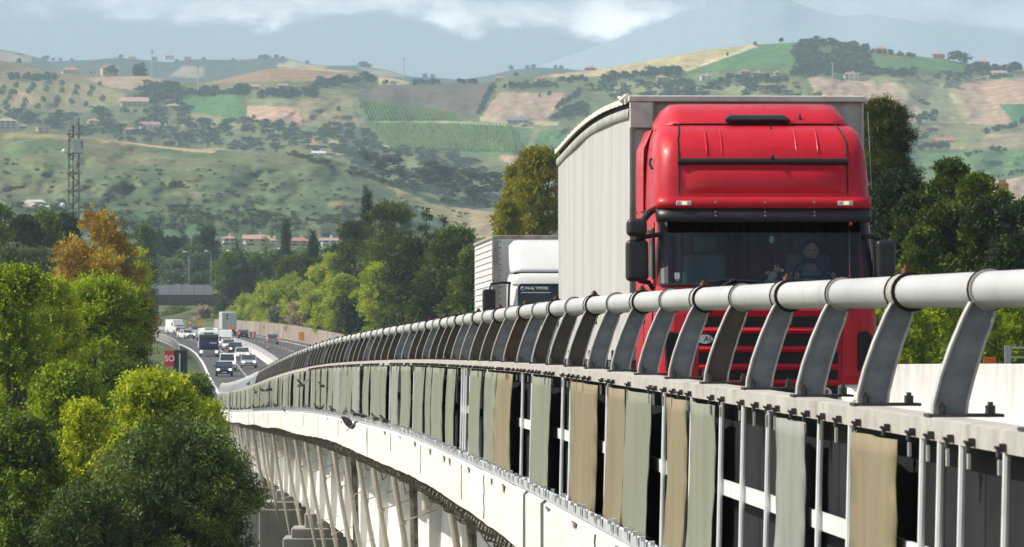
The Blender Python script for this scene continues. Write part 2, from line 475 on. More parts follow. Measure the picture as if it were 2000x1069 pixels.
SOIL=(.34,.225,.15); WHEAT=(.42,.33,.17); PAST=(.17,.165,.07); GREEN=(.07,.155,.045); DARK=(.125,.095,.075); SCRUB=(.075,.105,.04); PALE=(.28,.25,.13); OLIVE=(.15,.165,.07)
B_POLYS = [
 ([(-200,100),(0,118),(110,143),(200,152),(265,178),(190,166),(110,160),(-200,160)], (.19,.15,.095)),
 ([(168,154),(230,150),(300,147),(335,160),(270,176),(215,171)], SOIL),
 ([(-200,158),(110,158),(200,168),(245,186),(232,206),(150,220),(-200,218)], (.22,.2,.09)),
 ([(20,175),(60,178),(70,212),(30,212)], (.29,.22,.13)), ([(130,185),(160,188),(165,215),(125,212)], (.27,.22,.12)),
 ([(340,186),(475,183),(480,231),(400,222),(350,215)], GREEN),
 ([(360,220),(480,234),(465,252),(350,246)], (.2,.19,.08)),
 ([(482,207),(583,208),(591,246),(480,232)], (.40,.27,.18)),
 ([(485,195),(583,190),(586,208),(484,206)], (.17,.19,.08)),
 ([(585,190),(682,186),(702,247),(592,247)], (.21,.175,.09)),
 ([(400,163),(470,146),(530,133),(600,130),(700,141),(700,153),(620,158),(480,160)], (.27,.16,.095)),
 ([(560,131),(690,139),(700,143),(560,134)], (.42,.3,.18)),
 ([(685,187),(742,166),(962,161),(970,178),(936,223),(880,217),(790,202),(700,191)], (.115,.088,.07)),
 ([(740,150),(800,160),(800,166),(740,165)], WHEAT),
 ([(700,194),(800,205),(886,220),(886,237),(712,237)], (.075,.14,.045)),
 ([(714,239),(1000,245),(1042,250),(1025,302),(880,302),(742,286)], (.085,.15,.05)),
 ([(686,190),(699,192),(738,284),(722,284)], (.2,.22,.09)),
 ([(712,236.5),(886,236),(1045,247),(1045,251),(886,241),(712,240)], (.27,.27,.13)),
 ([(1042,250),(1056,252),(1040,302),(1024,302)], (.19,.21,.09)),
 ([(1056,254),(1100,252),(1100,310),(1040,302)], GREEN),
 ([(975,180),(1106,182),(1085,216),(1060,236),(940,229)], (.33,.225,.16)),
 ([(935,228),(1090,238),(1090,246),(935,238)], (.33,.27,.17)),
 ([(1050,149),(1160,137),(1330,104),(1470,86),(1482,92),(1330,138),(1250,146),(1100,152)], (.40,.31,.165)),
 ([(1470,88),(1480,91),(1345,139),(1335,138)], (.5,.42,.25)),
 ([(1484,90),(1562,82),(1552,118),(1542,132),(1340,142),(1352,137)], GREEN),
 ([(1180,160),(1400,165),(1560,158),(1560,185),(1180,185)], (.19,.19,.085)),
 ([(1560,80),(1700,96),(1690,140),(1552,130)], (.08,.11,.04)),
 ([(1690,112),(1890,120),(1885,137),(1700,138)], GREEN),
 ([(1700,150),(2000,148),(2000,168),(1700,166)], (.17,.2,.09)),
 ([(1575,150),(1640,156),(1742,162),(1810,240),(1690,240),(1600,200)], (.36,.25,.175)),
 ([(1850,166),(2000,152),(2100,150),(2100,245),(1885,243)], (.37,.255,.175)),
 ([(1840,166),(1865,165),(1905,243),(1880,243)], (.36,.3,.18)),
 ([(1742,162),(1845,166),(1885,243),(1800,240)], (.22,.22,.115)),
 ([(1742,162),(1760,163),(1812,236),(1800,240)], (.42,.37,.23)),
 ([(1952,204),(2100,199),(2100,238),(1976,238)], (.05,.14,.06)),
 ([(1780,246),(2100,240),(2100,292),(1790,292)], (.19,.185,.09)),
 ([(1930,262),(2100,256),(2100,285),(1900,288)], (.27,.22,.13)),
 ([(1780,300),(2100,290),(2100,325),(1915,357),(1780,345)], (.085,.155,.05)),
 ([(1905,362),(2100,325),(2100,420),(1915,420)], (.37,.26,.18)),
 ([(970,305),(1022,303),(1042,326),(1002,327)], (.36,.25,.17)),
 ([(640,272),(656,270),(672,302),(658,304)], (.34,.28,.16)), ([(596,262),(612,262),(627,296),(611,296)], (.3,.19,.12)),
 ([(750,285),(758,284),(772,302),(765,304)], (.34,.26,.16)),
 ([(520,244),(560,243),(575,258),(510,262)], (.22,.21,.09)),
 ([(400,290),(470,292),(470,302),(400,302)], (.33,.25,.14)),
]
def colB(PX, PY):
    jx = (fbm(PX*.05, PY*.05, 3, 31)-.45)*9; jy = (fbm(PX*.05+9, PY*.05, 3, 37)-.45)*5
    n = fbm(PX*.012, PY*.03, 4, 41)[..., None]
    C = np.array(SCRUB)*(1-n) + np.array(PAST)*n*1.1
    n2 = fbm(PX*.035+50, PY*.09, 4, 43)
    C = np.where((n2 > .54)[..., None], C*.72, C)
    for poly, c in B_POLYS:
        C[inpoly(PX + jx*.5, PY + jy*.5, poly)] = c
    return C
def colA(PX, PY):
    n = np.clip((fbm(PX*.014, PY*.045, 5, 51)-.28)*2.6, 0, 1)[..., None]
    n2 = np.clip((fbm(PX*.03+7, PY*.11, 5, 57)-.3)*2.4, 0, 1)[..., None]
    up = ss(420, 285, PY + .06*(PX-400))[..., None]
    lush = np.array((.078,.128,.062)); dry = np.array((.178,.188,.10)); scrub = np.array((.036,.064,.032)); tan = np.array((.22,.19,.12))
    C = lush*(1-n) + dry*n*.85
    C = C*(1-.5*(1-up)) + .5*(1-up)*(scrub*(1-n2) + lush*1.25*n2)
    C = C*(1-.3*up*n2) + tan*.3*up*n2
    n3 = np.clip((fbm(PX*.035+3, PY*.10, 5, 53)-.44)*5, 0, 1)[..., None]*np.clip(1.15-up, 0, 1)
    C = C*(1-.55*n3) + scrub*.55*n3
    for poly, c in [([(-200,252),(170,264),(200,272),(-200,266)], (.24,.2,.1)), ([(178,270),(350,287),(430,294),(420,300),(200,276)], (.42,.3,.19)),
                    ([(740,352),(860,408),(960,428),(960,460),(880,440),(800,400)], (.28,.235,.13)), ([(840,400),(1000,418),(1000,470),(900,462)], (.33,.25,.15)),
                    ([(50,390),(90,392),(95,403),(45,402)], (.5,.46,.4)), ([(640,392),(740,395),(720,410),(640,408)], (.17,.16,.075))]:
        jx = (fbm(PX*.05, PY*.08, 3, 61)-.45)*26; jy = (fbm(PX*.05+9, PY*.08, 3, 67)-.45)*9
        C[inpoly(PX+jx, PY+jy, poly)] = c
    return C
def colC(PX, PY):
    n = fbm(PX*.012, PY*.06, 4, 71)[..., None]
    C = np.array((.022,.042,.030))*(1-n) + np.array((.075,.085,.055))*n
    for poly, c in [([(330,150),(360,128),(395,130),(400,152)], (.3,.22,.15)), ([(-300,95),(0,99),(60,112),(60,122),(-300,118)], (.26,.2,.15)),
                    ([(690,128),(760,138),(800,150),(740,150)], (.3,.23,.15)), ([(545,126),(570,118),(600,126),(640,130),(640,134),(545,132)], (.4,.32,.22))]:
        C[inpoly(PX, PY, poly)] = c
    return C
hillA.mesh('hillside', 640, 150, colA, M_land)
hillB.mesh('hills', 760, 220, colB, M_land)
hillC.mesh('far_hills', 400, 60, colC, M_land)
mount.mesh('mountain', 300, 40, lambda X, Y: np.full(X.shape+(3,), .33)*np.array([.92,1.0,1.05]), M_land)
# ---------- viaduct, road, railing ----------
M_asph = mat('asphalt', (.045,.045,.047), .9, col2=(.085,.083,.08), scale=.6, bump=.15, bscale=40, dirt=(.12,.115,.105), dscale=.15, dlo=.5, dhi=.8, dstretch=(3,.2,1), damount=.5)
M_line = mat('road_paint', (.72,.72,.7), .7, col2=(.82,.82,.8), scale=2, dirt=(.3,.3,.3), dscale=3, dlo=.55, dhi=.8, damount=.5)
M_conc = mat('white_concrete', (.66,.63,.58), .85, col2=(.78,.76,.72), scale=1.2, bump=.12, bscale=14, dirt=(.36,.31,.25), dscale=1.6, dlo=.53, dhi=.8, dstretch=(2.2,2.2,.2), damount=.6, spec=.2)
M_conc2 = mat('girder_concrete', (.70,.68,.65), .85, col2=(.82,.80,.77), scale=.5, bump=.1, bscale=8, dirt=(.5,.45,.4), dscale=.8, dlo=.58, dhi=.85, dstretch=(1.5,1.5,.15), damount=.5, spec=.2)
M_pier = mat('pier_concrete', (.30,.29,.27), .9, col2=(.42,.40,.37), scale=.8, bump=.2, bscale=8, dirt=(.2,.19,.17), dscale=1, dstretch=(2,2,.4), damount=.6, spec=.2)
M_dark = mat('corroded_steel', (.06,.048,.04), .85, col2=(.24,.20,.165), scale=7, bump=.4, bscale=30)
M_pole = mat('drain_pipe', (.44,.38,.30), .6, col2=(.56,.50,.42), scale=2, stretch=(3,3,.4), dirt=(.25,.2,.15), dscale=2, damount=.5)
M_galv = mat('galvanised_steel', (.17,.19,.21), .6, .35, col2=(.27,.29,.31), scale=9, bump=.06, bscale=40, dirt=(.1,.1,.1), dscale=4, dlo=.58, damount=.5, dstretch=(1,1,.5))
M_rustp = mat('rusted_brown_steel', (.080,.068,.052), .75, .2, col2=(.13,.11,.085), scale=6, bump=.1, dirt=(.13,.085,.05), dscale=3, dlo=.55, damount=.45, dstretch=(2,2,.4))
M_flange = mat('pale_steel_lit_edge', (.42,.41,.38), .55, .2, col2=(.56,.55,.51), scale=8, dirt=(.35,.25,.17), dscale=5, dlo=.55, damount=.5)  # post flanges paler than their webs: sunlit edge put into the colour; also hooks
M_pipe = mat('painted_pipe', (.42,.42,.42), .5, .1, col2=(.52,.52,.51), scale=1.5, stretch=(1,.3,1), dirt=(.30,.27,.23), dscale=2.5, dlo=.5, dhi=.85, damount=.55)
M_collar = mat('collar_grey', (.36,.34,.31), .55, .2, col2=(.47,.45,.41), scale=10, dirt=(.2,.14,.1), dscale=8, dlo=.55, damount=.6)
M_gap = mat('dark_gap', (.015,.014,.013), .9)
M_beam = mat('white_beam', (.42,.39,.35), .65, .05, col2=(.52,.49,.45), scale=3, dirt=(.20,.14,.10), dscale=5, dlo=.5, dhi=.78, damount=.6, bump=.1)
M_bolt = mat('black_bolt', (.03,.03,.03), .5, .4, col2=(.08,.075,.07), scale=20)
M_rust = mat('rusty_bolt', (.1,.045,.03), .8, .2, col2=(.2,.09,.05), scale=20)
M_bar = mat('grey_bar', (.46,.48,.50), .5, .15, col2=(.58,.60,.61), scale=3, dirt=(.35,.35,.35), dscale=4, damount=.4)
M_wbar = mat('white_bar', (.66,.67,.67), .5, .0, col2=(.76,.77,.77), scale=3, dirt=(.45,.44,.42), dscale=4, damount=.4)
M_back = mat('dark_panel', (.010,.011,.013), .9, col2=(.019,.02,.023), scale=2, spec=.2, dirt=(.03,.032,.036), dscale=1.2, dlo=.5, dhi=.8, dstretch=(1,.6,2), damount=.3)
def strip_mat(name, c):
    m = mat(name, tuple(x*.9 for x in c), .75, col2=c, scale=.9, stretch=(1,1.6,.12), dirt=tuple(x*.62 for x in c), dscale=2.2, dlo=.45, dhi=.75, dstretch=(1,2.6,.13), damount=.7, spec=.25, bump=.35, bscale=5, bstretch=(1,2.,.15))
    return m
M_sg = strip_mat('grey_green_sheet', (.235,.245,.185)); M_sg2 = strip_mat('pale_green_sheet', (.28,.29,.25)); M_st = strip_mat('tan_sheet', (.26,.215,.13))

# road surface and its paint
ds_far = list(np.concatenate([np.arange(-60, 460, 6), np.arange(460, 1500, 10)]))
mb = MB()
sweep(mb, [(.3, .08), (20.2, .08)], ds_far)
tag(mb.build('road', M_asph), kind='structure')
mb = MB()
def line(s0, s1, da, db, step=8, off=None):
    n = max(2, int((db-da)/step)+1)
    sweep(mb, [(s0, .086), (s1, .086)], list(np.linspace(da, db, n)), shift=off)
line(.75, 1.02, 10, 1400); line(-.55, -.28, 10, 1400, off=medoff)
line(1.45, 1.7, 10, 1400, off=medoff); line(9.2, 9.45, 10, 1400, off=medoff)
for k in range(-3, 85):
    line(4.55, 4.75, 30+k*12, 34.5+k*12, 3); line(5.2, 5.4, 30+k*12, 34.5+k*12, 3, off=medoff)
tag(mb.build('road_marking', M_line), kind='structure')

# viaduct: deck slab, edge beam, girders, piers, drain pipes
VIA = thing('viaduct', 'long white concrete viaduct carrying the motorway on stepped grey piers', 'viaduct', (0,0,0))
dsb = list(np.arange(-60, 424, 4.))
mb = MB(); sweep(mb, [(.02,-.02),(.02,.04),(20.5,.04),(20.5,-.45),(.02,-.45)], dsb, closed=True, caps=True); mb.build('deck', M_conc2, VIA)
mb = MB()
joints = [51.6, 54.7, 107.5, 139, 180, 231, 262, 300, 340, 380]
ed = [-60] + joints + [422]
for a, b in zip(ed[:-1], ed[1:]):
    n = max(2, int((b-a)/1.2))
    rr = []
    for d in np.linspace(a + (.12 if a > 0 else 0), b - ((.39 if b < 60 else .14) if b < 420 else 0), n):
        j = .018*(random.random()-.5)
        low = -.60 + .03*math.sin(d*.11) + .02*(random.random()-.5)
        chip = -.03*random.random() if random.random() < .3 else 0
        rr.append([road(-.14, d, low), road(-.14+j*.3, d, -.05+chip), road(-.10, d, -.012+chip*.5), road(.016, d, -.012), road(.016, d, low)])
    mb.loft(rr, True, True)
mb.build('edge_beam', M_conc, VIA, smooth='auto')
mb = MB()
for d in joints:
    sweep(mb, [(-.10,-.62),(-.10,-.03),(.0,-.03),(.0,-.62)], [d-(.4 if d < 60 else .15), d+.13], closed=True, caps=True)
for d in (44, 63, 69, 84, 97, 124, 152, 205, 218, 250, 280):        # cracks running down the edge beam
    x0 = random.random()*.1
    pts = [road(-.143, d + .12*math.sin(k*1.7+d)*.6, -.06 - k*.06) for k in range(4 + int(random.random()*6))]
    mb.tube(pts, [.007]*len(pts), 4)
mb.build('joint', M_gap, VIA)
# spalled patches along the upper edge of the edge beam
gs = np.random.default_rng(5)
for d in (37.2, 41.0, 46.3, 50.1, 58.2, 61.0, 66.5, 72.4, 74.1, 79.5, 86.0, 92.7, 99.1, 112.0, 121.5, 131.0, 150.0, 172.0):
    L_ = gs.uniform(.2, .9); n = 7; hh = gs.uniform(.03, .11)
    up_ = [(d + L_*i/n, -.045) for i in range(n+1)]; lo_ = [(d + L_*i/n, -.055 - hh*math.sin(math.pi*(i+.3)/(n+.6))*gs.uniform(.5, 1.1)) for i in range(n, -1, -1)]
    poly_ = [road(-.150, a, b) for a, b in up_ + lo_]
    MB().add(poly_, [tuple(range(len(poly_)))]).build('spalled_patch', M_dark, VIA)
# corroded cable tray under the edge beam, with ribs
mb = MB()
dd = list(np.arange(-10, 420, .9))
rr = []
for k, d in enumerate(dd):
    j = random.random()*.05
    rr.append([road(-.03+.03*random.random(), d, -.60), road(-.06-.02*(k % 2), d, -.67-j), road(.0, d, -.73-j), road(.35, d, -.74), road(.35, d, -.5)])
mb.loft(rr, True, True)
mb.build('cable_tray', M_dark, VIA)
mb = MB()
for d in np.arange(20, 300, .75):
    h = -.60 - .05*random.random()
    a = road(-.075, d, h); b = road(-.10, d+.3, h-.12-.05*random.random()); c = road(.05, d+.45, h-.2)
    mb.tube([a, b, c], .012, 4)
for d in np.arange(30, 250, 9):                                    # dangling wires
    p = road(0, d+random.random()*4, -.78)
    mb.tube([p, p+Vector((.05, .3, -.12-.2*random.random())), p+Vector((.12+.1*random.random(), .7, -.1-.3*random.random()))], .009, 4)
tag(mb.build('loose_wire', M_dark, VIA), kind='stuff')
# white box girders and buttress ribs
mb = MB(); sweep(mb, [(1.15,-.45),(1.0,-3.3),(4.2,-3.3),(4.2,-.45)], dsb, closed=True, caps=True); mb.build('girder', M_conc2, VIA)
mb = MB(); sweep(mb, [(14,-.45),(14,-3.3),(18,-3.3),(18,-.45)], dsb, closed=True, caps=True); mb.build('girder', M_conc2, VIA)
for d in np.arange(25, 420, 11.3):
    sweep(MB(), [(.86,-.46),(.86,-3.28),(1.3,-3.28),(1.3,-.46)], [d, d+.7], closed=True, caps=True).build('girder_rib', M_conc2, VIA)
pole_d = [28, 34.5, 41.5, 56, 78, 101, 110, 118, 126, 134, 146, 158, 170, 186, 208, 232, 243, 262, 268, 290, 310, 322, 345]
for i, d in enumerate(pole_d):
    mb = MB()
    L = 3.25 + random.random()*.5
    t = [(.06, -.68), (.10, -1.0), (.30, -1.0-L*.35), (.72, -.85-L)]
    mb.tube([road(s, d, h) for s, h in t], .052, 8)
    for u in (.22, .62):
        p = road(.10+.6*u, d, -.95-L*u); mb.tube([p+Vector((-.06,-.02,0)), p+Vector((.62, .5, .22))], .014, 5)
        mb.tube([p+Vector((0,0,-.03)), p+Vector((.0,0,.03))], .066, 8)
    mb.build('drain_pipe', M_pole, VIA, smooth='auto')
for d, lo in ((83, -3.4), (104, -3.6), (134, -3.2)):
    mb = MB(); mb.tube([road(.55, d, -.6), road(.62, d, lo)], .075, 8); mb.build('downpipe', M_dark, VIA, smooth='auto')
mb = MB(); mb.tube([road(.45, 96.5, -.6), road(.45, 96.5, -1.35)], .085, 10); mb.build('downpipe', M_pole, VIA, smooth='auto')
for d in (50, 95, 140, 185, 240, 290, 340, 390):
    pr = MB()
    y0, y1 = d-1.1, d+1.1
    def bx(s0, s1, h0, h1, ya=y0, yb=y1):
        a = road(0, d)
        pr.box(a.x+s0, a.x+s1, ya, yb, a.z+h0, a.z+h1)
    bx(.05, 19.5, -30, -4.1); bx(.32, 19.3, -4.1, -3.78, y0+.05, y1-.05); bx(.75, 4.5, -3.78, -3.31, y0+.3, y1-.3); bx(13.9, 18.3, -3.78, -3.31, y0+.3, y1-.3)
    pr.build('pier', M_pier, VIA, bevel=.05)

# ---------- the railing ----------
RAIL = thing('bridge_railing', 'long bridge railing of thick pale pipe on curved steel posts above hanging sheets', 'railing', (0,0,0))
RAIL_END = 405.
SP, HP = .25, 1.742
mb = MB()
ps = list(np.concatenate([np.arange(8, 100, 2.), np.arange(100, RAIL_END+1, 4.)]))
mb.tube([road(SP, d, HP) for d in ps], .078, 20)
mb.build('handrail_pipe', M_pipe, RAIL, smooth='auto')
mb = MB(); sweep(mb, [(-.035,1.108),(-.035,1.195),(.0,1.20),(.13,1.20),(.13,1.185),(.0,1.185),(-.01,1.12),(.10,1.12),(.10,1.108)], [8]+list(np.arange(10, RAIL_END, 1.44)), closed=True, caps=True)
mb.build('base_beam', M_beam, RAIL)
mb = MB(); sweep(mb, [(-.12,-.01),(-.12,.075),(-.105,.085),(-.09,.075),(-.09,.01),(.1,.01),(.1,-.01)], [8]+list(np.arange(10, RAIL_END, 1.44)), closed=True, caps=True)
mb.build('bottom_rail', M_bar, RAIL)
mb = MB(); sweep(mb, [(-.012,.55),(-.012,.64),(.01,.64),(.01,.55)], [8]+list(np.arange(10, 250, 3.)), closed=True, caps=True)
mb.build('mid_rail', M_wbar, RAIL)
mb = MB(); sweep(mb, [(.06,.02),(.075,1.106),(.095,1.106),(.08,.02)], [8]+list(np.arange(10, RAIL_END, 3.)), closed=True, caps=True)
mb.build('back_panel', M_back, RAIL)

def post_mb(brown):
    """I-section post in local coordinates: x across the road, y along, z up from the base beam"""
    outer = [(.0,.0),(.006,.065),(.034,.174),(.080,.305),(.136,.436),(.165,.49)]
    inner = [(.150,.0),(.158,.065),(.186,.174),(.226,.305),(.262,.40),(.276,.452)]
    web = MB()
    n = len(outer)
    vs = []
    for y in (-.007, .007):
        vs += [(p[0]+.008, y, p[1]) for p in outer] + [(p[0]-.008, y, p[1]) for p in inner]
    fs = []
    for i in range(n-1):
        fs.append((i, i+1, n+i+1, n+i)); fs.append((2*n+i, 3*n+i, 3*n+i+1, 2*n+i+1))
    web.add(vs, fs, 0)
    for cv, sg in ((outer, 1), (inner, -1)):
        rings = [[(p[0], -.045, p[1]), (p[0], .045, p[1]), (p[0]+sg*.010, .045, p[1]), (p[0]+sg*.010, -.045, p[1])] for p in cv]
        web.loft([[Vector(q) for q in r] for r in rings], True, True, 1)
    return web
def bolts_mb():
    b = MB()
    b.box(-.02, .30, -.10, .10, 0, .014)
    for x, y in ((.245,-.06),(.03,-.075)):
        b.cyl((x, y, .032), .022, .036, n=6); b.cyl((x, y, .055), .012, .02, n=8)
    return b
def collar_mb(double):
    b = MB()
    y0, y1 = (-.10, .20) if double else (-.022, .022)
    b.tube([(0, y0, 0), (0, y1, 0)], .089, 20, 0)
    for y in ((y0, y1) if double else (.02,)):
        k = 20
        b.tube([(0, y-.012, 0), (0, y+.012, 0)], .0955, 20, 1)
    return b
def bolt_pair():
    b = MB()
    b.cyl((0,.05,.097), .028, .03, n=6); b.cyl((0,.05,.118), .015, .02, n=6)
    return b
protos = {}
nodes = []
ip = 0
post_ds = [24.2 + 2.88*k for k in range(-4, 200) if 24.2 + 2.88*k < 252]
gal = {0,1,2,3,5,6,7,8,12,14,17,18,22,25,26,31,35,41,46,52,-1,-2,-3,-4}
for k, d in enumerate(post_ds):
    kk = k - 4
    brown = not (kk in gal)
    if kk == 4: brown = True
    key = 'b' if brown else 'g'
    if key not in protos:
        o = post_mb(brown).build('post', [M_rustp if brown else M_galv, M_flange], RAIL)
        bp = bolts_mb().build('base_plate', M_bolt, o)
        protos[key] = (o, bp)
    else:
        po, pb = protos[key]
        o = po.copy(); COL.objects.link(o); o.parent = RAIL
        bp = pb.copy(); COL.objects.link(bp); bp.parent = o
    o.location = road(0, d, 1.2); o.rotation_euler = (-grade(d)*-1, 0, yaw(d))
    o.rotation_euler = (math.atan(grade(d)), 0, yaw(d))
    dbl = (k % 2 == 1)
    ck = 'd' if dbl else 's'
    if ck not in protos:
        c = collar_mb(dbl).build('collar', [M_collar, M_gap], o, smooth='auto'); protos[ck] = c
    else:
        c = protos[ck].copy(); COL.objects.link(c); c.parent = o
    c.location = (SP, 0, HP-1.2)
    if dbl:
        if 'bolt' not in protos:
            b = bolt_pair().build('clamp_bolt', M_rust, o); protos['bolt'] = b
        else:
            b = protos['bolt'].copy(); COL.objects.link(b); b.parent = o
        b.location = (SP, 0, HP-1.2)
        if 'lug' not in protos:
            q_ = MB(); q_.box(-.03,.03,.0,.1,-.112,-.09); q_.cyl((0,.05,-.135), .024, .07, n=6); protos['lug'] = q_.build('clamp_lug', M_rust, o); b2 = protos['lug']
        else:
            b2 = protos['lug'].copy(); COL.objects.link(b2); b2.parent = o
        b2.location = (SP, 0, HP-1.2)
# grey mesh screens along the far end
M_screen = mat('grey_screen', (.17,.185,.20), .6, .2, col2=(.25,.265,.28), scale=3)
for k in range(27):
    a = 253 + k*5.6; b = a + 5.3
    sweep(MB(), [(.03,1.2),(.17,1.66),(.20,1.66),(.06,1.2)], [a, (a+b)/2, b], closed=True, caps=True).build('screen_panel', M_screen, RAIL)
for k in range(28):
    a = 253 + k*5.6 - .15
    MB().tube([road(.0,a,1.2), road(.02,a,1.3), road(.09,a,1.55), road(.2,a,1.7)], .05, 6).build('screen_frame', M_bar, RAIL)

# hanging sheets, one mesh each
strips = [(25.0,26.6,'t'),(29.0,30.3,'p'),(34.3,36.1,'g'),(36.5,37.9,'t'),(39.2,41.9,'g'),(42.0,44.0,'t'),(45.1,48.2,'t'),(51.2,54.6,'g'),(57.9,61.4,'t'),(61.6,64.1,'g'),(65.0,68.3,'g'),(72.3,75.6,'g'),(76.2,80.8,'g'),(80.95,83.4,'g'),(84,88.7,'g')]
x = 91.0
while x < 250:
    wd = random.uniform(2.2, 4.8)
    strips.append((x, x+wd, random.choice('gggpg'))); x += wd + (random.uniform(.2, .6) if random.random() < .5 else random.uniform(1.1, 2.6))
while x < RAIL_END - 6:
    wd = random.uniform(6, 11); strips.append((x, x+wd, random.choice('ggp'))); x += wd + random.uniform(.1, .6)
SMAT = {'t': M_st, 'g': M_sg, 'p': M_sg2}
for (a, b, c) in strips:
    nu, nv = 9, 12
    rings = []
    ph = random.random()*6; amp = .011 + .009*random.random(); sl_ = random.uniform(-.08, .08)*min(1, (b-a)/3); tw = random.uniform(-.06, .06)
    for i in range(nv+1):
        t = i/nv; h = .03 + (1.085-.03)*t
        wob = .05*math.sin(t*5+ph)*(1-t)*t*2
        row = []
        for j in range(nu):
            u = j/(nu-1)
            e0 = a + sl_*(1-t) + wob + (.03*math.sin(t*23+ph) if j == 0 else 0)
            e1 = b + (sl_+tw)*(1-t) + wob*.6 + (.03*math.sin(t*19+ph*2) if j == nu-1 else 0)
            bulge = amp*math.sin(u*math.pi*2+ph+t*1.3)*(.35 + math.sin(t*math.pi)) + .012*math.sin(u*9+ph)
            s = -.05 - .03*(1-t) + bulge - .01
            row.append(road(s, e0 + (e1-e0)*u, h))
        rings.append(row)
    m_ = MB().loft(rings, False)
    o = m_.build('hanging_sheet', SMAT[c], RAIL, smooth=True)
    so_ = o.modifiers.new('thick', 'SOLIDIFY'); so_.thickness = .006
# vertical bars behind the sheets
bars = [21.7,23.0,23.7,24.3,27.1,28.5,31.2,32.7,34.15,36.3,38.6,44.35,50.2,49.0,55.2,57.0,64.6,69.2,70.3,70.9,71.6,83.6,90]
bars += [19.9, 18.6, 17.0] + [float(v) for v in np.arange(93, 215, 2.3)]
for d in bars[:96]:
    m_ = MB(); m_.tube([road(-.045, d, .02), road(-.02, d, 1.11)], .0165, 8)
    m_.build('bar', M_wbar, RAIL, smooth='auto')
# clamps along the beam that hold the sheets, clips along the bottom rail
mb = MB(); mw = MB()
for d in np.arange(19.5, 150, .72):
    if random.random() < .18: continue
    j = random.uniform(-.18, .18)
    p = road(-.05, d+j, 1.13)
    mb.cbox(p, (.024, .04, .034)); mb.cyl(p+Vector((-.025,-.03,.002)), .008, .085, 'y', 6); mb.cbox(p+Vector((-.016,0,-.016)), (.01, .08, .04))
    mw.cbox(p+Vector((-.01, .0, -.075)), (.012, .06, .05 + .03*random.random()))
st = mb.build('clamp', M_bolt, RAIL); tag(st, kind='stuff')
st = mw.build('hook', M_flange, RAIL); tag(st, kind='stuff')
mb = MB()
for d in np.arange(20, 250, .9):
    j = random.uniform(-.25, .25); hgt = random.uniform(.07, .12)
    a = road(-.135, d+j, .03)
    mb.box(a.x-.004, a.x+.004, a.y-.07, a.y+.07, a.z, a.z+hgt*.8); mb.cbox(a+Vector((-.012,0,hgt*.8)), (.03,.1,.03))
st = mb.build('clip', M_bar, RAIL); tag(st, kind='stuff')
# ---------- median barrier, guard rails, retaining wall ----------
M_nj = mat('barrier_concrete', (.54,.52,.49), .85, col2=(.66,.64,.61), scale=1, bump=.1, dirt=(.40,.36,.31), dscale=1.1, dlo=.5, dstretch=(1.5,1.5,.4), damount=.6, spec=.2)
M_steel = mat('guardrail_steel', (.38,.38,.38), .5, .4, col2=(.5,.5,.5), scale=2, dirt=(.2,.17,.14), dscale=2, damount=.5)
M_wall = mat('pinkish_concrete', (.25,.20,.165), .9, col2=(.36,.295,.245), scale=.25, bump=.2, bscale=4, dirt=(.13,.10,.08), dscale=.3, dlo=.45, dstretch=(1,1,.5), damount=.6, spec=.2)
prof = [(-.30,.09),(-.30,.16),(-.12,.42),(-.08,1.13),(.08,1.13),(.12,.42),(.30,.16),(.30,.09)]
first = None
for k in range(12):
    d0 = 76 + k*5.02
    m_ = MB(); sweep(m_, prof, [d0, d0+2.5, d0+4.99], closed=True, caps=True, shift=medoff)
    m_.box(*(lambda p: (p.x-.09, p.x+.09, p.y-.0, p.y+.02, p.z-.22, p.z-.02))(road(medoff(d0), d0+5.0, 1.13)))
    o = m_.build('concrete_barrier', M_nj, bevel=.012)
    tag(o, 'white concrete median block standing end to end behind the steel posts', 'barrier', 'concrete median blocks beside the red lorry')
m_ = MB(); sweep(m_, prof, list(np.arange(136.4, 392, 9.)), closed=True, caps=True, shift=medoff)
tag(m_.build('median_barrier', M_nj), 'long pale concrete median wall curving between the two distant carriageways', 'barrier')
m_ = MB()
m_ = MB(); sweep(m_, [(-.45,.06),(-.4,.34),(.4,.34),(.45,.06)], list(np.arange(392, 900, 9.)), closed=True, caps=True, shift=medoff)
tag(m_.build('median_kerb', M_nj), 'low pale concrete kerb of the central reservation beside the distant queue', 'kerb')
m_ = MB()
g = thing('guardrail', 'steel guard rail along the central reservation beside the distant traffic', 'guardrail')
for da, db, off in ((396, 1100, .30),):
    for h in (.55, .85):
        sweep(m_, [(off-.02,h-.15),(off-.06,h),(off-.02,h+.15),(off+.02,h+.15),(off-.01,h),(off+.02,h-.15)], list(np.arange(da, db, 8.)), closed=True, caps=True, shift=medoff)
m_.build('rail', M_steel, g)
for d in np.arange(398, 800, 9.):
    p = road(medoff(d)+.37, d, 0); MB().box(p.x-.05, p.x+.05, p.y-.06, p.y+.06, p.z, p.z+1.0).build('post', M_steel, g)
g = thing('guardrail', 'double steel guard rail on the outer verge left of the white van', 'guardrail')
m_ = MB()
for h in (.5, .95, 1.4):
    sweep(m_, [(-1.5,h-.17),(-1.46,h),(-1.5,h+.17),(-1.54,h+.17),(-1.52,h),(-1.54,h-.17)], list(np.arange(700, 1150, 8.)), closed=True, caps=True)
m_.build('rail', M_beam, g)
for d in np.arange(702, 1140, 9.):
    p = road(-1.62, d, 0); MB().box(p.x-.06, p.x+.06, p.y-.06, p.y+.06, p.z-.4, p.z+1.55).build('post', M_steel, g)
m_ = MB(); sweep(m_, [(19.9,-.5),(20.15,2.35),(20.6,2.35),(20.6,-.5)], list(np.arange(640, 1100, 8.)), closed=True, caps=True)
tag(m_.build('retaining_wall', M_wall), 'pinkish stained concrete retaining wall below the oleander bushes', 'wall')
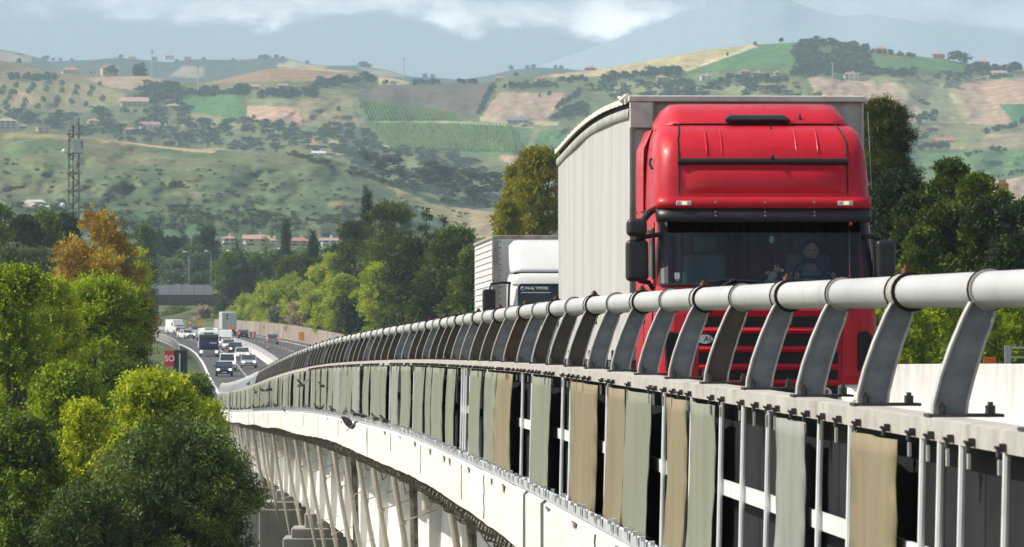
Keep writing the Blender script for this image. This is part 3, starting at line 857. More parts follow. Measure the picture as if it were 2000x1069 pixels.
# reflector, gate frame and small plate behind the median wall
o = thing('reflector', 'orange rectangular reflector on a short stalk above the white median wall', 'reflector', at(1933, 706, 101))
MB().box(-.11,.11,-.02,.02,-.07,.07).build('lens', mat('orange_reflector', (.62,.12,.01), .3, col2=(.7,.15,.015)), o, bevel=.006)
MB().box(-.012,.012,-.01,.01,-.35,-.072).build('stalk', M_steel, o)
o = thing('gate_frame', 'grey tubular steel gate frame beyond the white median wall', 'gate', at(1965, 720, 104))
MB().box(-.03,.03,-.03,.03,-1.,.42).build('post', M_steel, o); MB().box(.036,.086,-.03,.03,-1.,.42).build('post', M_steel, o)
MB().box(.09,1.6,-.02,.02,.36,.40).build('rail', M_steel, o); MB().box(.09,1.6,-.02,.02,.19,.22).build('rail', M_steel, o)
o = thing('small_sign', 'small white plate with a dark symbol on a grey frame by the median wall', 'sign', at(1903, 722, 98.5))
MB().box(-.012,.012,-.01,.01,-.9,.25).build('post', M_steel, o)
MB().box(-.16,-.014,-.012,.0,-.14,.12).build('plate', M_line, o)
m_ = MB(); m_.box(-.11,-.06,-.018,-.0125,-.06,.03); m_.box(-.15,-.03,-.018,-.0125,-.135,-.09); m_.box(-.15,-.03,-.018,-.0125,.07,.11); m_.build('symbol', M_bolt, o)
# ---------- red articulated lorry ----------
def paint(name, c, c2=None, rough=.32, coat=.5, dust=(.45,.36,.3), dam=.35):
    m, nt, b = _nt(name)
    n = noise(nt, 1.3, 5)
    col = ramp(nt, n.outputs['Fac'], [(.35, c), (.65, c2 or tuple(x*1.12 for x in c))]).outputs['Color']
    n2 = noise(nt, 5, 8, stretch=(5, 5, .35), rough=.75)
    f = ramp(nt, n2.outputs['Fac'], [(.52, 0.), (.8, dam)]).outputs['Color']
    lk(nt, mixc(nt, f, col, dust), b.inputs['Base Color'])
    n3 = noise(nt, 9, 4)
    r = ramp(nt, n3.outputs['Fac'], [(.3, rough*.8), (.7, rough*1.4)]).outputs['Color']; lk(nt, r, b.inputs['Roughness'])
    b.inputs['Coat Weight'].default_value = coat; b.inputs['Specular IOR Level'].default_value = .35; b.inputs['Coat Roughness'].default_value = .12
    return m
M_red = paint('faded_red_paint', (.49,.006,.019), (.56,.010,.025), .42, .18, (.62,.20,.18), .1)
M_blk = mat('black_plastic', (.014,.014,.015), .42, col2=(.026,.026,.027), scale=6, bump=.03, bscale=120)
M_blk2 = mat('grille_black', (.006,.006,.006), .7)
M_glass = glass_mat('windscreen_glass', (.72,.82,.83), .04, .35)
M_glass2 = glass_mat('side_glass', (.3,.38,.38), .04, .6)
M_int = mat('dark_trim', (.08,.115,.12), .7, col2=(.11,.15,.155), scale=4)
M_curt = mat('dull_red_curtain', (.16,.035,.035), .9, col2=(.24,.06,.06), scale=2, stretch=(12,1,.3))
M_lamp = lamp_mat('lit_headlamp', (1., .82, .55), 2.2)
M_lampoff = mat('lamp_glass', (.5,.5,.48), .15, col2=(.7,.7,.68), scale=20)
M_marker = lamp_mat('marker_lamp', (1., .72, .4), .7)
M_tarp = mat('grey_tarpaulin', (.44,.43,.41), .75, col2=(.52,.51,.49), scale=1.2, stretch=(1,1.5,.15), dirt=(.36,.33,.29), dscale=1.1, dlo=.48, dhi=.8, dstretch=(1,2.6,.12), damount=.8, bump=.12, bscale=6, spec=.25)
M_tarp2 = mat('grey_rail_cloth', (.30,.31,.28), .7, col2=(.42,.42,.38), scale=2, dirt=(.16,.15,.12), dscale=3, dlo=.5, damount=.6)
M_roofcl = mat('white_roof_cloth', (.60,.58,.53), .8, col2=(.72,.70,.64), scale=3, dirt=(.35,.31,.26), dscale=4, dlo=.52, damount=.6, bump=.3, bscale=12)
M_bulk = mat('dirty_bulkhead', (.46,.44,.41), .8, col2=(.58,.56,.52), scale=1.5, dirt=(.14,.12,.10), dscale=3.2, dlo=.52, dhi=.78, damount=.75, dstretch=(1,1,1.6))
M_tyre = mat('tyre_rubber', (.02,.02,.02), .9, col2=(.035,.034,.033), scale=10, bump=.2)
M_rim = mat('wheel_rim', (.35,.35,.34), .5, .4, col2=(.45,.45,.44), scale=4, dirt=(.15,.13,.11), dscale=5)
M_chas = mat('chassis_paint', (.06,.058,.055), .7, col2=(.1,.095,.09), scale=4)

D0 = 59.3
TR = thing('articulated_lorry', 'red articulated lorry with a grey curtain sided trailer driving behind the railing', 'lorry', road(2.70, D0, .08), yaw(D0), rx=math.atan(grade(64)))
_h = [.35, .6, .95, 1.3, 1.62, 1.92, 2.0, 2.6, 2.86, 3.05, 3.235, 3.36, 3.46, 3.54, 3.60, 3.645, 3.675, 3.69]
_y = [.02, -.02, -.03, -.02, .02, .10, .14, .44, .46, .49, .55, .61, .70, .82, .98, 1.22, 1.55, 2.2]
_w = [1.18, 1.20, 1.215, 1.22, 1.22, 1.22, 1.215, 1.20, 1.20, 1.195, 1.185, 1.175, 1.16, 1.14, 1.115, 1.09, 1.07, 1.06]
_r = [.16, .17, .17, .17, .17, .17, .17, .17, .22, .23, .24, .25, .26, .27, .28, .28, .28, .28]
BACK = 2.25
def outline(h, nf=12):
    yf = np.interp(h, _h, _y); w_ = np.interp(h, _h, _w); r = np.interp(h, _h, _r)
    r = min(r, (BACK-yf)*.8)
    pts = [(-w_, BACK), (-w_, (BACK*.5+.5*(yf+r)+.3)), (-w_, yf+r+.45 if yf+r+.45 < BACK else BACK*.9+.1*(yf+r)), (-w_, yf+r)]
    for k in range(1, 6):
        a = math.pi*.5*k/6; pts.append((-(w_-r) - r*math.cos(a), yf + r - r*math.sin(a)))
    for k in range(nf+1):
        u = -1 + 2*k/nf; pts.append((u*(w_-r), yf - .035*(1-u*u)))
    m = [(-p[0], p[1]) for p in pts[:9]][::-1]
    return [Vector((p[0], p[1], h)) for p in pts + m]
NP = len(outline(1.))
def shell(hs, i0, i1, name, m_, parent, sm='auto', out=0.):
    rings = []
    for h in hs:
        o = outline(h)[i0:i1]
        if out:
            o = [Vector((p.x + out*(1 if p.x > .9 else -1 if p.x < -.9 else 0), p.y - (out if abs(p.x) < 1.15 else 0), p.z)) for p in o]
        rings.append(o)
    mb_ = MB().loft(rings, False)
    return mb_
lower = shell([.35,.45,.6,.8,.95,1.15,1.3,1.5,1.62,1.78,1.92], 0, NP, 'x', M_red, TR)
lower.loft([[p for p in outline(1.92)], [Vector((p.x*.9, p.y+.12 if p.y < 1.5 else p.y, 1.93)) for p in outline(1.92)]], False)
lower.build('cab_body', M_red, TR, smooth='auto')
roofh = [2.6,2.7,2.86,2.95,3.05,3.15,3.235,3.3,3.36,3.41,3.46,3.5,3.54,3.57,3.6,3.625,3.645,3.66,3.675,3.69]
rf = shell(roofh, 0, NP, 'x', M_red, TR)
top = outline(3.69); rf.add(top, [tuple(range(len(top)))])
cab_roof = rf.build('cab_roof', M_red, TR, smooth='auto')
# side walls with a door window, and the rear wall
for sg in (-1, 1):
    m_ = MB()
    for hs, ya, yb in (([1.92, 2.02], .62, BACK), ([2.5, 2.6], .62, BACK), ([2.02, 2.5], 1.36, BACK)):
        rr = []
        for h in hs:
            w_ = np.interp(h, _h, _w)*sg
            rr.append([Vector((w_, ya + (.12 if h > 2.3 and ya < 1 else 0), h)), Vector((w_, yb, h)), Vector((w_*.97, yb, h)), Vector((w_*.97, ya + (.12 if h > 2.3 and ya < 1 else 0), h))])
        m_.loft(rr, True, True)
    o = m_.build('door_frame', M_red, TR)
    MB().add([(sg*1.212, .60, 2.02), (sg*1.212, 1.36, 2.02), (sg*1.20, 1.36, 2.5), (sg*1.20, .74, 2.5)], [(0,1,2,3)]).build('side_window', M_glass2, TR)
    # A pillar: dark outer edge and red door pillar
    MB().loft([outline(h)[3:6] if sg < 0 else outline(h)[NP-6:NP-3] for h in (1.90, 2.1, 2.3, 2.5, 2.61)], False).build('windscreen_pillar', M_red, TR)
    MB().loft([outline(h)[5:9] if sg < 0 else outline(h)[NP-9:NP-5] for h in (1.90, 2.1, 2.3, 2.5, 2.61)], False).build('pillar_trim', M_blk, TR)
    MB().tube([(sg*1.225, .50, 2.0), (sg*1.213, .70, 2.52), (sg*1.213, 1.38, 2.52)], .022, 6).build('window_seal', M_blk, TR)
MB().box(-1.16,1.16,BACK-.02,BACK+.02,.9,3.6).build('rear_wall', M_chas, TR)
# windscreen glass
MB().loft([outline(h)[8:NP-8] for h in (1.93, 2.1, 2.27, 2.44, 2.6)], False).build('windscreen', M_glass, TR, smooth=True)
m_ = MB(); m_.tube([p + Vector((0,-.008,0)) for p in outline(1.93)[6:NP-6]], .018, 6); m_.build('windscreen_seal', M_blk, TR)
# sun visor: red upper strip carrying lamps, black lower strip
def vis(h0, h1, o0, o1, name, m0):
    rr = []
    for p, q in ((h0, o0), (h1, o1)):
        rr.append([Vector((v.x*1.0, v.y - q + .0, p)) for v in outline(2.62)[5:NP-5]])
    mb_ = MB().loft(rr, False)
    o = mb_.build(name, m0, TR, smooth='auto'); s = o.modifiers.new('thick', 'SOLIDIFY'); s.thickness = .03; s.offset = 1
    return o
vis(2.735, 2.85, .085, .06, 'visor_strip', M_red)
vis(2.592, 2.733, .12, .07, 'sun_visor', M_blk)
m_ = MB()
m_.loft([[Vector((v.x, v.y+(.03 if k else -.062), 2.853)) for v in outline(2.62)[5:NP-5]] for k in (0, 1)], False)
m_.build('visor_lid', M_red, TR)
for x in (-.90, .90):
    m_ = MB(); m_.box(x-.085, x+.085, .315, .40, 2.765, 2.815); m_.build('marker_lamp', M_lampoff, TR, bevel=.008)
    MB().box(x-.02, x+.035, .308, .3145, 2.775, 2.805).build('lamp_bulb', M_marker, TR)
m_ = MB()
for x in (-.55, 0, .55):
    m_.cyl((x, .318, 2.80), .014, .03, 'y', 8)
    for h in (2.70, 2.66): m_.cyl((x, .25+.6*(h-2.61), h), .010, .03, 'y', 8)
m_.build('visor_screw', M_rim, TR)
# black bar across the high roof, hatch, seams, aerials
m_ = MB(); m_.tube([Vector((x, float(np.interp(3.235,_h,_y)) - .052 + .03*(x/.95)**2, 3.235)) for x in np.linspace(-.95,.95,13)], .034, 10); m_.build('roof_bar', M_blk, TR, smooth='auto')
for x in (-.94, .94):
    pts = []
    for h in np.linspace(2.88, 3.68, 22):
        y = float(np.interp(h,_h,_y)); pts.append(Vector((x - .06*(1 if x > 0 else -1)*max(0,(h-3.45)/.22), y - .003, h+.004)))
    MB().tube(pts, .009, 5).build('roof_seam', M_blk2, TR)
for x, z0, z1 in ((-.62,3.30,3.62),(-.45,3.30,3.62),(.38,3.33,3.62),(.62,3.33,3.62)):
    MB().tube([Vector((x, float(np.interp(h,_h,_y))-.027, h)) for h in np.linspace(z0, z1, 9)], [.003,.008,.010,.010,.010,.010,.010,.008,.003], 6).build('roof_rib', M_red, TR, smooth='auto')
m_ = MB()                                               # pressed lower panel under the bar
rr = []
for h, e in ((2.90,0),(2.93,.018),(3.0,.03),(3.12,.03),(3.17,0)):
    rr.append([Vector((x, float(np.interp(h,_h,_y)) - .036 + .035*(x/.99)**2 - e*(1 if abs(x) < .8 else 0), h)) for x in np.linspace(-.86,.86,13)])
m_.loft(rr, False); m_.build('roof_panel', M_red, TR, smooth=True)
m_ = MB()
m_.loft([[Vector(p) for p in r] for r in ([(-.33,1.16,3.645),(.33,1.16,3.645),(.33,1.75,3.72),(-.33,1.75,3.72)], [(-.37,1.10,3.70),(.37,1.10,3.70),(.37,1.78,3.76),(-.37,1.78,3.76)], [(-.31,1.16,3.745),(.31,1.16,3.745),(.33,1.76,3.80),(-.33,1.76,3.80)])], True, True)
m_.build('roof_hatch', M_blk, TR, bevel=.01)
m_ = MB(); m_.loft([[Vector((.49+.045*c*k, 1.25+.045*s*k, z)) for c, s in [(math.cos(a), math.sin(a)) for a in np.linspace(0, 6.28, 9)[:-1]]] for k, z in ((1,3.64),(.8,3.68),(.35,3.74),(.2,3.765))], True, True); m_.build('roof_aerial', M_blk, TR, smooth='auto')
m_ = MB(); m_.loft([[Vector((.13+.02*c*k, .93+.02*s*k, z)) for c, s in [(math.cos(a), math.sin(a)) for a in np.linspace(0, 6.28, 9)[:-1]]] for k, z in ((1,3.565),(.3,3.625))], True, True); m_.sphere((.1, .47, 3.285), .022, 8, 6); m_.build('washer_jet', M_blk, TR)
MB().tube([(1.24, .75, 2.95), (1.235, .85, 3.35), (1.225, .95, 3.78)], [.006,.004,.003], 5).build('whip_aerial', M_rim, TR)
# wind deflector on the roof
rr = []
for u in np.linspace(-1, 1, 25):
    x = u*1.13; e = 1 - max(0, (abs(u)-.80)/.20)**2
    zt = 3.69 + .215*e; zb_ = 3.60 + .06*e; fw = 1.16 + .25*(1-e) + .10*u*u
    rr.append([Vector((x, fw, zb_)), Vector((x*.995, fw+.02, zb_+.028)), Vector((x*.985, fw+.30, zb_+.6*(zt-zb_))), Vector((x*.975, fw+.62, zt-.012)), Vector((x*.97, 2.3, zt)), Vector((x*.97, 2.3, 3.5)), Vector((x*.97, fw+.05, 3.55))])
m_ = MB(); m_.loft(rr, True, True); m_.build('roof_deflector', M_red, TR, smooth='auto')
m_ = MB(); m_.tube([Vector((r[0].x, r[0].y-.006, r[0].z-.006)) for r in rr[2:-2]], .010, 5); m_.build('deflector_seal', M_blk2, TR)
for x in (-.55, .42): MB().tube([(x-.06,1.72,3.843),(x-.06,1.70,3.84),(x+.07,1.69,3.838)], .006, 4).build('deflector_clip', M_blk, TR)
# side fairings behind the cab
for sg in (-1, 1):
    rr = []
    for h in np.linspace(.95, 3.62, 14):
        a = 1.245 if h < 3.35 else 1.245 - .10*((h-3.35)/.27)**2
        rr.append([Vector((sg*(a-.02), 1.95, h)), Vector((sg*a, 2.2, h)), Vector((sg*(a+.012), 2.62, h)), Vector((sg*(a-.03), 2.62, h)), Vector((sg*(a-.05), 2.0, h))])
    m_ = MB(); m_.loft(rr, True, True); m_.build('side_fairing', M_red, TR, smooth='auto')
    MB().tube([(sg*1.222, .9, 2.74), (sg*1.222, 1.6, 2.74), (sg*1.24, 2.3, 2.74), (sg*1.262, 2.62, 2.74)], .007, 4).build('panel_seam', M_blk2, TR)
    MB().tube([(sg*1.228, .70, 1.0), (sg*1.226, .62, 1.95)], .007, 4).build('door_seam', M_blk2, TR)
MB().tube([(-1.205, 1.02, 3.28), (-1.225, 1.0, 3.25), (-1.225, .95, 3.21), (-1.205, .93, 3.17)], .016, 6).build('grab_hook', M_blk, TR)
# grille with red slats, corner vents, lamps, bumper
gy = -.075
MB().box(-.77,.77,gy+.005,.2,.55,1.60).build('grille', M_blk2, TR)
for h in (1.455, 1.26, 1.075, .91):
    rr = [[Vector((x, gy - .03 + .03*(x/.77)**2, h-.032)), Vector((x, gy-.055+.03*(x/.77)**2, h+.0)), Vector((x, gy - .03+.03*(x/.77)**2, h+.032)), Vector((x, gy+.03, h+.032)), Vector((x, gy+.03, h-.032))] for x in np.linspace(-.77,.77,9)]
    MB().loft(rr, True, True).build('grille_slat', M_red, TR, smooth='auto')
rr = [[Vector((x, -.07+.03*(x/.8)**2, 1.60)), Vector((x, -.10+.03*(x/.8)**2, 1.66)), Vector((x, -.05+.03*(x/.8)**2, 1.80)), Vector((x, .05, 1.88)), Vector((x, .1, 1.6))] for x in np.linspace(-.85,.85,9)]
MB().loft(rr, True, True).build('front_lid', M_red, TR, smooth='auto')
for sg in (-1, 1):
    m_ = MB(); m_.loft([[Vector((sg*(.82+dx), -.062+.0*dx+dy, h)) for dx, dy in ((.0,.0),(.10,.0),(.22,.03),(.30,.09))] for h in (.97, 1.62)], False)
    m_.build('corner_panel', M_red, TR)
    m_ = MB(); m_.prism([(sg*.99,1.03),(sg*1.13,1.03),(sg*1.15,1.40),(sg*1.09,1.45),(sg*.99,1.43)], 'y', -.068, .12); m_.build('corner_vent', M_blk2, TR, bevel=.02)
    m_ = MB(); m_.box(sg*.93-.17, sg*.93+.17, -.085, .05, .66, .89); o = m_.build('headlight', M_lampoff, TR, bevel=.03)
    MB().sphere((sg*.93-.05, -.09, .78), (.075,.03,.075), 12, 8).build('bulb', M_lamp, o)
    MB().sphere((sg*.93+.08, -.09, .77), (.06,.025,.06), 12, 8).build('bulb', M_lamp, o)
    # wheels
    for y, nm in ((1.25, 'wheel'),):
        wth = MB().cyl((sg*1.05, y, .5), .5, .3, 'x', 24).build('wheel', M_tyre, TR, bevel=.04); MB().cyl((sg*1.17, y, .5), .29, .08, 'x', 18).build('rim', M_rim, wth, bevel=.02)
    MB().prism([(.6,.62),(.72,.95),(1.0,1.14),(1.5,1.14),(1.78,.95),(1.9,.62),(2.0,.62),(1.86,1.02),(1.55,1.23),(.95,1.23),(.64,1.02),(.5,.62)], 'x', sg*1.0, sg*1.24).build('wheel_arch', M_blk, TR)
m_ = MB(); m_.loft([[Vector((x, -.10+.10*(x/1.15)**4, z)) for x in np.linspace(-1.15,1.15,13)] for z in (.30,.34,.60,.66)], False); m_.build('bumper', M_blk, TR, smooth='auto')
MB().box(-.26,.26,-.125,-.105,.42,.54).build('number_plate', M_line, TR)
# stickers: oval badge lettered AL, round red-centred emblem, small shield
o = MB().add([Vector((-.70+.085*math.cos(a), gy-.004, 1.365+.048*math.sin(a))) for a in np.linspace(0, 2*math.pi, 25)[:-1]], [tuple(range(24))]).build('oval_badge', M_line, TR)
text_obj('AL', .085, M_bolt, o, (-.665, gy-.008, 1.365), (R(90), 0, 0))
o = MB().cyl((.635, -.085, .80), .062, .02, 'y', 20).build('round_emblem', M_line, TR)
MB().box(.612,.658,-.10,-.0955,.762,.838).build('emblem_centre', paint('emblem_red', (.3,.01,.02)), o, bevel=.012)
m_ = MB(); m_.prism([(-1.02,2.06),(-.965,2.06),(-.96,2.0),(-.99,1.965),(-1.02,2.0)], 'y', .135, .139); m_.build('shield_sticker', M_line, TR)
# wipers
for x0, x1 in ((-.75, -.1), (.05, .75)):
    m_ = MB(); m_.tube([(x0, .05, 1.95), ((x0+x1)/2, .075, 1.985), (x1, .07, 1.965)], .013, 6); m_.tube([((x0+x1)/2-.1, .03, 1.90), ((x0+x1)/2+.05, .065, 1.985)], .014, 6); m_.build('wiper', M_blk, TR)
# mirrors
def rbox(c, s, bev, nm, m0, par):
    return MB().cbox((0,0,0), s).build(nm, m0, par, bevel=bev, seg=4)
for sg in (-1, 1):
    if sg < 0:
        parts = [((-1.42,.36,2.19), (.235,.20,.44)), ((-1.425,.34,2.535), (.21,.20,.19))]
        arms = [[(-1.36,.34,2.60),(-1.28,.45,2.69),(-1.19,.62,2.74)], [(-1.40,.36,2.42),(-1.30,.42,2.445),(-1.16,.42,2.465)], [(-1.40,.36,1.98),(-1.28,.42,1.96),(-1.24,.50,1.90),(-1.16,.52,1.93)], [(-1.42,.35,2.40),(-1.40,.35,2.45)]]
    else:
        parts = [((1.335,.30,2.185), (.21,.20,.44))]
        arms = [[(1.33,.32,2.40),(1.22,.36,2.44),(1.10,.36,2.45)], [(1.33,.34,1.97),(1.25,.42,1.95),(1.15,.45,1.95)]]
    for (c, s) in parts:
        o = rbox(c, s, .055, 'mirror', M_blk, TR); o.location = c
        MB().box(-s[0]*.42, s[0]*.42, s[1]*.5, s[1]*.5+.006, -s[2]*.42, s[2]*.42).build('mirror_glass', M_lampoff, o)
    for i, a in enumerate(arms):
        MB().tube([Vector(p) for p in a], [.036,.04,.034][:len(a)] if (i == 0 and sg < 0) else .026, 8).build('mirror_arm', M_blk, TR, smooth='auto')
# cab interior
MB().loft([[Vector((x, y, z)) for y, z in ((.22,1.80),(.26,1.915),(.42,1.94),(.70,1.93),(.75,1.5))] for x in np.linspace(-1.12,1.12,9)], False).build('dashboard', M_int, TR, smooth='auto')
m_ = MB()
for x in np.linspace(-1.1, 1.1, 45): pass
m_.loft([[Vector((x, 1.95+.02*math.sin(x*38), z)) for x in np.linspace(-1.12,1.12,60)] for z in (1.6, 3.2)], False)
m_.build('rear_curtain', M_curt, TR, smooth=True)
for x in (-.58, .58):
    s = MB().box(x-.25, x+.25, 1.25, 1.42, 1.5, 2.28).build('seat', M_int, TR, bevel=.05); MB().box(x-.13, x+.13, 1.27, 1.38, 2.282, 2.48).build('headrest', M_int, s, bevel=.04)
    MB().box(x-.25, x+.25, .75, 1.3, 1.35, 1.5).build('seat_cushion', M_int, TR, bevel=.05)
MB().box(-1.12,1.12,.5,2.2,.9,1.3).build('cab_floor', M_int, TR)
m_ = MB(); c = Vector((.58, .66, 2.02)); m_.tube([c + Vector((.225*math.cos(a), .12*math.sin(a), .19*math.sin(a))) for a in np.linspace(0, 2*math.pi, 25)[:-1]], .016, 8, closed=True); m_.tube([c+Vector((-.22,0,0)), c+Vector((.22,0,0))], .015, 6); m_.tube([c, c+Vector((0,-.14,-.2))], .03, 6); m_.build('steering_wheel', M_blk, TR)
# the cab is a little narrower than the trailer: bring its parts in
def narrow(o, k=.945, dx=-.05):
    if o.location.length > 1e-6 or o.name.startswith('lettering'):
        o.location.x = o.location.x*k + dx; return
    n = len(o.data.vertices); c = np.empty(n*3, dtype=np.float32); o.data.vertices.foreach_get('co', c); c = c.reshape(-1, 3)
    c[:, 0] = c[:, 0]*k + dx; o.data.vertices.foreach_set('co', c.ravel()); o.data.update()
    for q in children(o): narrow(q, k, dx)
for q in children(TR): narrow(q)
# trailer
TL0, TL1 = 2.95, 16.55
def rz_(y):
    u = (y-TL0)/(TL1-TL0); return 4.02 + .09*math.sin(math.pi*min(1, u*1.05)) - .085*u*u
ys = list(np.linspace(TL0, TL1, 40))
m_ = MB()
rr = []
for i, y in enumerate(np.linspace(TL0, TL1, 110)):
    sc = .008*math.sin(y*9)+.006*(random.random()-.5); z = rz_(y)
    rr.append([Vector((-1.325-sc, y, z-.075-sc)), Vector((-1.325-sc, y, z-.02)), Vector((-1.29, y, z)), Vector((-.6, y, z+.015)), Vector((.6, y, z+.015)), Vector((1.29, y, z)), Vector((1.32+sc, y, z-.02)), Vector((1.32+sc, y, z-.075-sc)), Vector((1.28, y, z-.05)), Vector((-1.28, y, z-.05))])
m_.loft(rr, True, True); roof = m_.build('trailer_roof', M_roofcl, TR, smooth='auto')
m_ = MB(); m_.sphere((-1.31, 4.1, rz_(4.1)+.012), (.03,.10,.025), 8, 6); m_.tube([(-1.30, 3.0, rz_(3)+.03), (-1.33, 3.25, rz_(3.2)-.02), (-1.335, 3.6, rz_(3.6)-.02)], [.02,.035,.02], 7); m_.build('cloth_fold', M_roofcl, roof, smooth='auto')
for sg in (-1, 1):
    m_ = MB(); m_.loft([[Vector((sg*1.262, y, rz_(y)-.13)), Vector((sg*1.262, y, rz_(y)-.05))] for y in ys], False); m_.build('roof_gap', M_blk2, TR)
    m_ = MB(); m_.loft([[Vector((sg*1.265, y, rz_(y)-.115)), Vector((sg*1.292, y, rz_(y)-.13)), Vector((sg*1.302, y, rz_(y)-.18)), Vector((sg*1.292, y, rz_(y)-.235)), Vector((sg*1.265, y, rz_(y)-.245))] for y in ys], False); m_.build('curtain_rail', M_tarp2, TR, smooth=True)
    m_ = MB()
    yy = np.linspace(TL0+.05, TL1-.05, 160)
    m_.loft([[Vector((sg*(1.272+.0008*math.sin(y*7.3)+.003*math.sin(y*1.3+1)+.004*math.sin(t*5+y)+.0006*math.sin(y*11+.6*math.sin(y*3))), y, 1.14 + (rz_(y)-.24-1.14)*t)) for t in np.linspace(0,1,7)] for y in yy], False)
    m_.build('side_curtain', M_tarp, TR, smooth=True)
    for k in range(13):
        y = TL0 + .7 + k*1.03
        MB().box(sg*1.285-.012, sg*1.285+.012, y-.025, y+.025, .98, 1.25).build('strap', M_blk, TR)
    for y in (12.2, 13.5, 14.8):
        wth = MB().cyl((sg*1.08, y, .5), .5, .36, 'x', 22).build('wheel', M_tyre, TR, bevel=.04); MB().cyl((sg*1.24, y, .5), .27, .06, 'x', 16).build('rim', M_rim, wth)
    for y in (4.1,):
        wth = MB().cyl((sg*1.0, y, .5), .5, .5, 'x', 22).build('wheel', M_tyre, TR, bevel=.04); MB().cyl((sg*1.22, y, .5), .27, .08, 'x', 16).build('rim', M_rim, wth)
    MB().box(sg*1.2-.02, sg*1.2+.02, 6.0, 11.2, .45, .95).build('side_guard', M_lampoff, TR)
    MB().box(sg*1.0-.2, sg*1.0+.2, 2.5, 3.4, .45, 1.0).build('fuel_tank', M_rim, TR, bevel=.1)
    MB().box(sg*.85-.06, sg*.85+.06, 5.6, 5.75, .15, 1.1).build('landing_leg', M_rim, TR)
MB().box(-1.27,1.27,TL0,TL1,1.0,1.13).build('trailer_floor', M_chas, TR)
MB().box(-.5,.5,1.6,TL1-.3,.62,.98).build('chassis', M_chas, TR)
f0 = TL0
m_ = MB(); m_.box(-1.255,1.255,f0,f0+.06,1.14,rz_(f0)-.055); m_.build('bulkhead', M_bulk, TR)
m_ = MB(); m_.box(-1.285,-1.03,f0-.09,f0-.002,rz_(f0)-.34,rz_(f0)-.06); m_.build('corner_box', M_roofcl, TR, bevel=.01)
m_ = MB(); m_.box(-1.30,1.30,f0-.10,f0+.02,rz_(f0)-.055,rz_(f0)+.012); m_.build('front_edge', M_roofcl, TR, bevel=.012)
for bb in ((1.0,1.02,f0-.03,f0-.002,2.0,rz_(f0)-.06), (1.256,1.285,f0-.05,f0+.1,1.14,rz_(f0)-.06), (-1.028,-1.005,f0-.04,f0-.002,2.0,rz_(f0)-.06), (-1.285,-1.256,f0-.03,f0+.1,1.14,rz_(f0)-.35)): MB().box(*bb).build('corner_post', M_bulk, TR)
m_ = MB(); m_.box(-.35,-.03,f0-.006,f0-.001,rz_(f0)-.19,rz_(f0)-.07); m_.build('patch', mat('grey_patch', (.3,.29,.28), .8, dirt=(.12,.11,.1), dscale=9), TR)
m_ = MB()
for sg in (-1, 1): m_.box(sg*.62-.6, sg*.62+.6, TL1-.04, TL1+.03, 1.14, 3.8)
m_.build('rear_door', M_bulk, TR)

# driver: one continuous body grown from a skeleton
M_skin = mat('skin', (.42,.25,.18), .55, col2=(.5,.31,.23), scale=6)
M_shirt = mat('patterned_blue_shirt', (.01,.05,.10), .85, col2=(.10,.22,.30), scale=9, lo=.45, hi=.55, detail=3, dirt=(.35,.40,.42), dscale=7, dlo=.6, dhi=.66, damount=.8)
M_hair = mat('dark_hair', (.03,.022,.016), .8)
M_trs = mat('dark_trousers', (.03,.035,.05), .9)
def skin_mesh(name, verts, edges, radii, mats, parent, root=0, sub=2, matfn=None):
    me = bpy.data.meshes.new(name); me.from_pydata(verts, edges, []); o = bpy.data.objects.new(name, me); COL.objects.link(o)
    sk = o.modifiers.new('Skin', 'SKIN'); sk.use_smooth_shade = True
    if not me.skin_vertices: bpy.context.view_layer.objects.active = o
    for i, r in enumerate(radii):
        sv = me.skin_vertices[0].data[i]; sv.radius = (r, r) if not hasattr(r, '__len__') else r; sv.use_root = (i == root)
    s = o.modifiers.new('Sub', 'SUBSURF'); s.levels = sub; s.render_levels = sub
    bpy.context.view_layer.update()
    dg = bpy.context.evaluated_depsgraph_get()
    m2 = bpy.data.meshes.new_from_object(o.evaluated_get(dg)); bpy.data.objects.remove(o)
    m2.materials.clear()
    for mm in mats: m2.materials.append(mm)
    if matfn:
        for p in m2.polygons: p.material_index = matfn(p.center)
    m2.polygons.foreach_set('use_smooth', [True]*len(m2.polygons))
    o = bpy.data.objects.new(name, m2); COL.objects.link(o)
    if parent is not None: o.parent = parent
    return o
PE = thing('person', 'lorry driver in a blue patterned short sleeved shirt holding the steering wheel', 'person', TR.matrix_basis @ Vector((.51, 1.08, 1.5)), yaw(D0))
V = [(0,.02,.08),(0,.03,.28),(0,.0,.50),(0,-.01,.60),(0,-.03,.68)]
E = [(0,1),(1,2),(2,3),(3,4)]; Rr = [(.17,.13),(.17,.12),(.19,.12),(.07,.07),(.058,.058)]
for sg in (-1, 1):
    b = len(V)
    V += [(sg*.19,0,.53),(sg*.25,-.10,.36),(sg*.27,-.22,.28),(sg*.23,-.38,.43),(sg*.215,-.44,.50)]
    Rr += [.075,.06,.05,.038,.03]; E += [(2,b),(b,b+1),(b+1,b+2),(b+2,b+3),(b+3,b+4)]
    V += [(sg*.10,-.05,.03),(sg*.14,-.42,.02),(sg*.14,-.5,-.12)]; Rr += [.10,.075,.06]; E += [(0,b+5),(b+5,b+6),(b+6,b+7)]
body = skin_mesh('body', V, E, Rr, [M_skin, M_shirt, M_trs], PE, 0, 2, lambda c: 2 if c.z < .12 else (0 if (c.z > .60 or c.y < -.14) else 1))
hd = MB()
hd.sphere((0,-.04,.80), (.076,.096,.118), 16, 12)
hd.loft([[Vector((x, -.135-.018*k, z)) for x, z in ((-.012*(1+k*.3),.79-.012*k),(.012*(1+k*.3),.79-.012*k),(.006,.825),(-.006,.825))] for k in (0, 1)], True, True)
for sg in (-1, 1): hd.sphere((sg*.078,-.03,.80), (.012,.025,.032), 8, 6)
hd.sphere((0,-.11,.725), (.045,.03,.03), 10, 7)
head = hd.build('head', M_skin, PE, smooth=True)
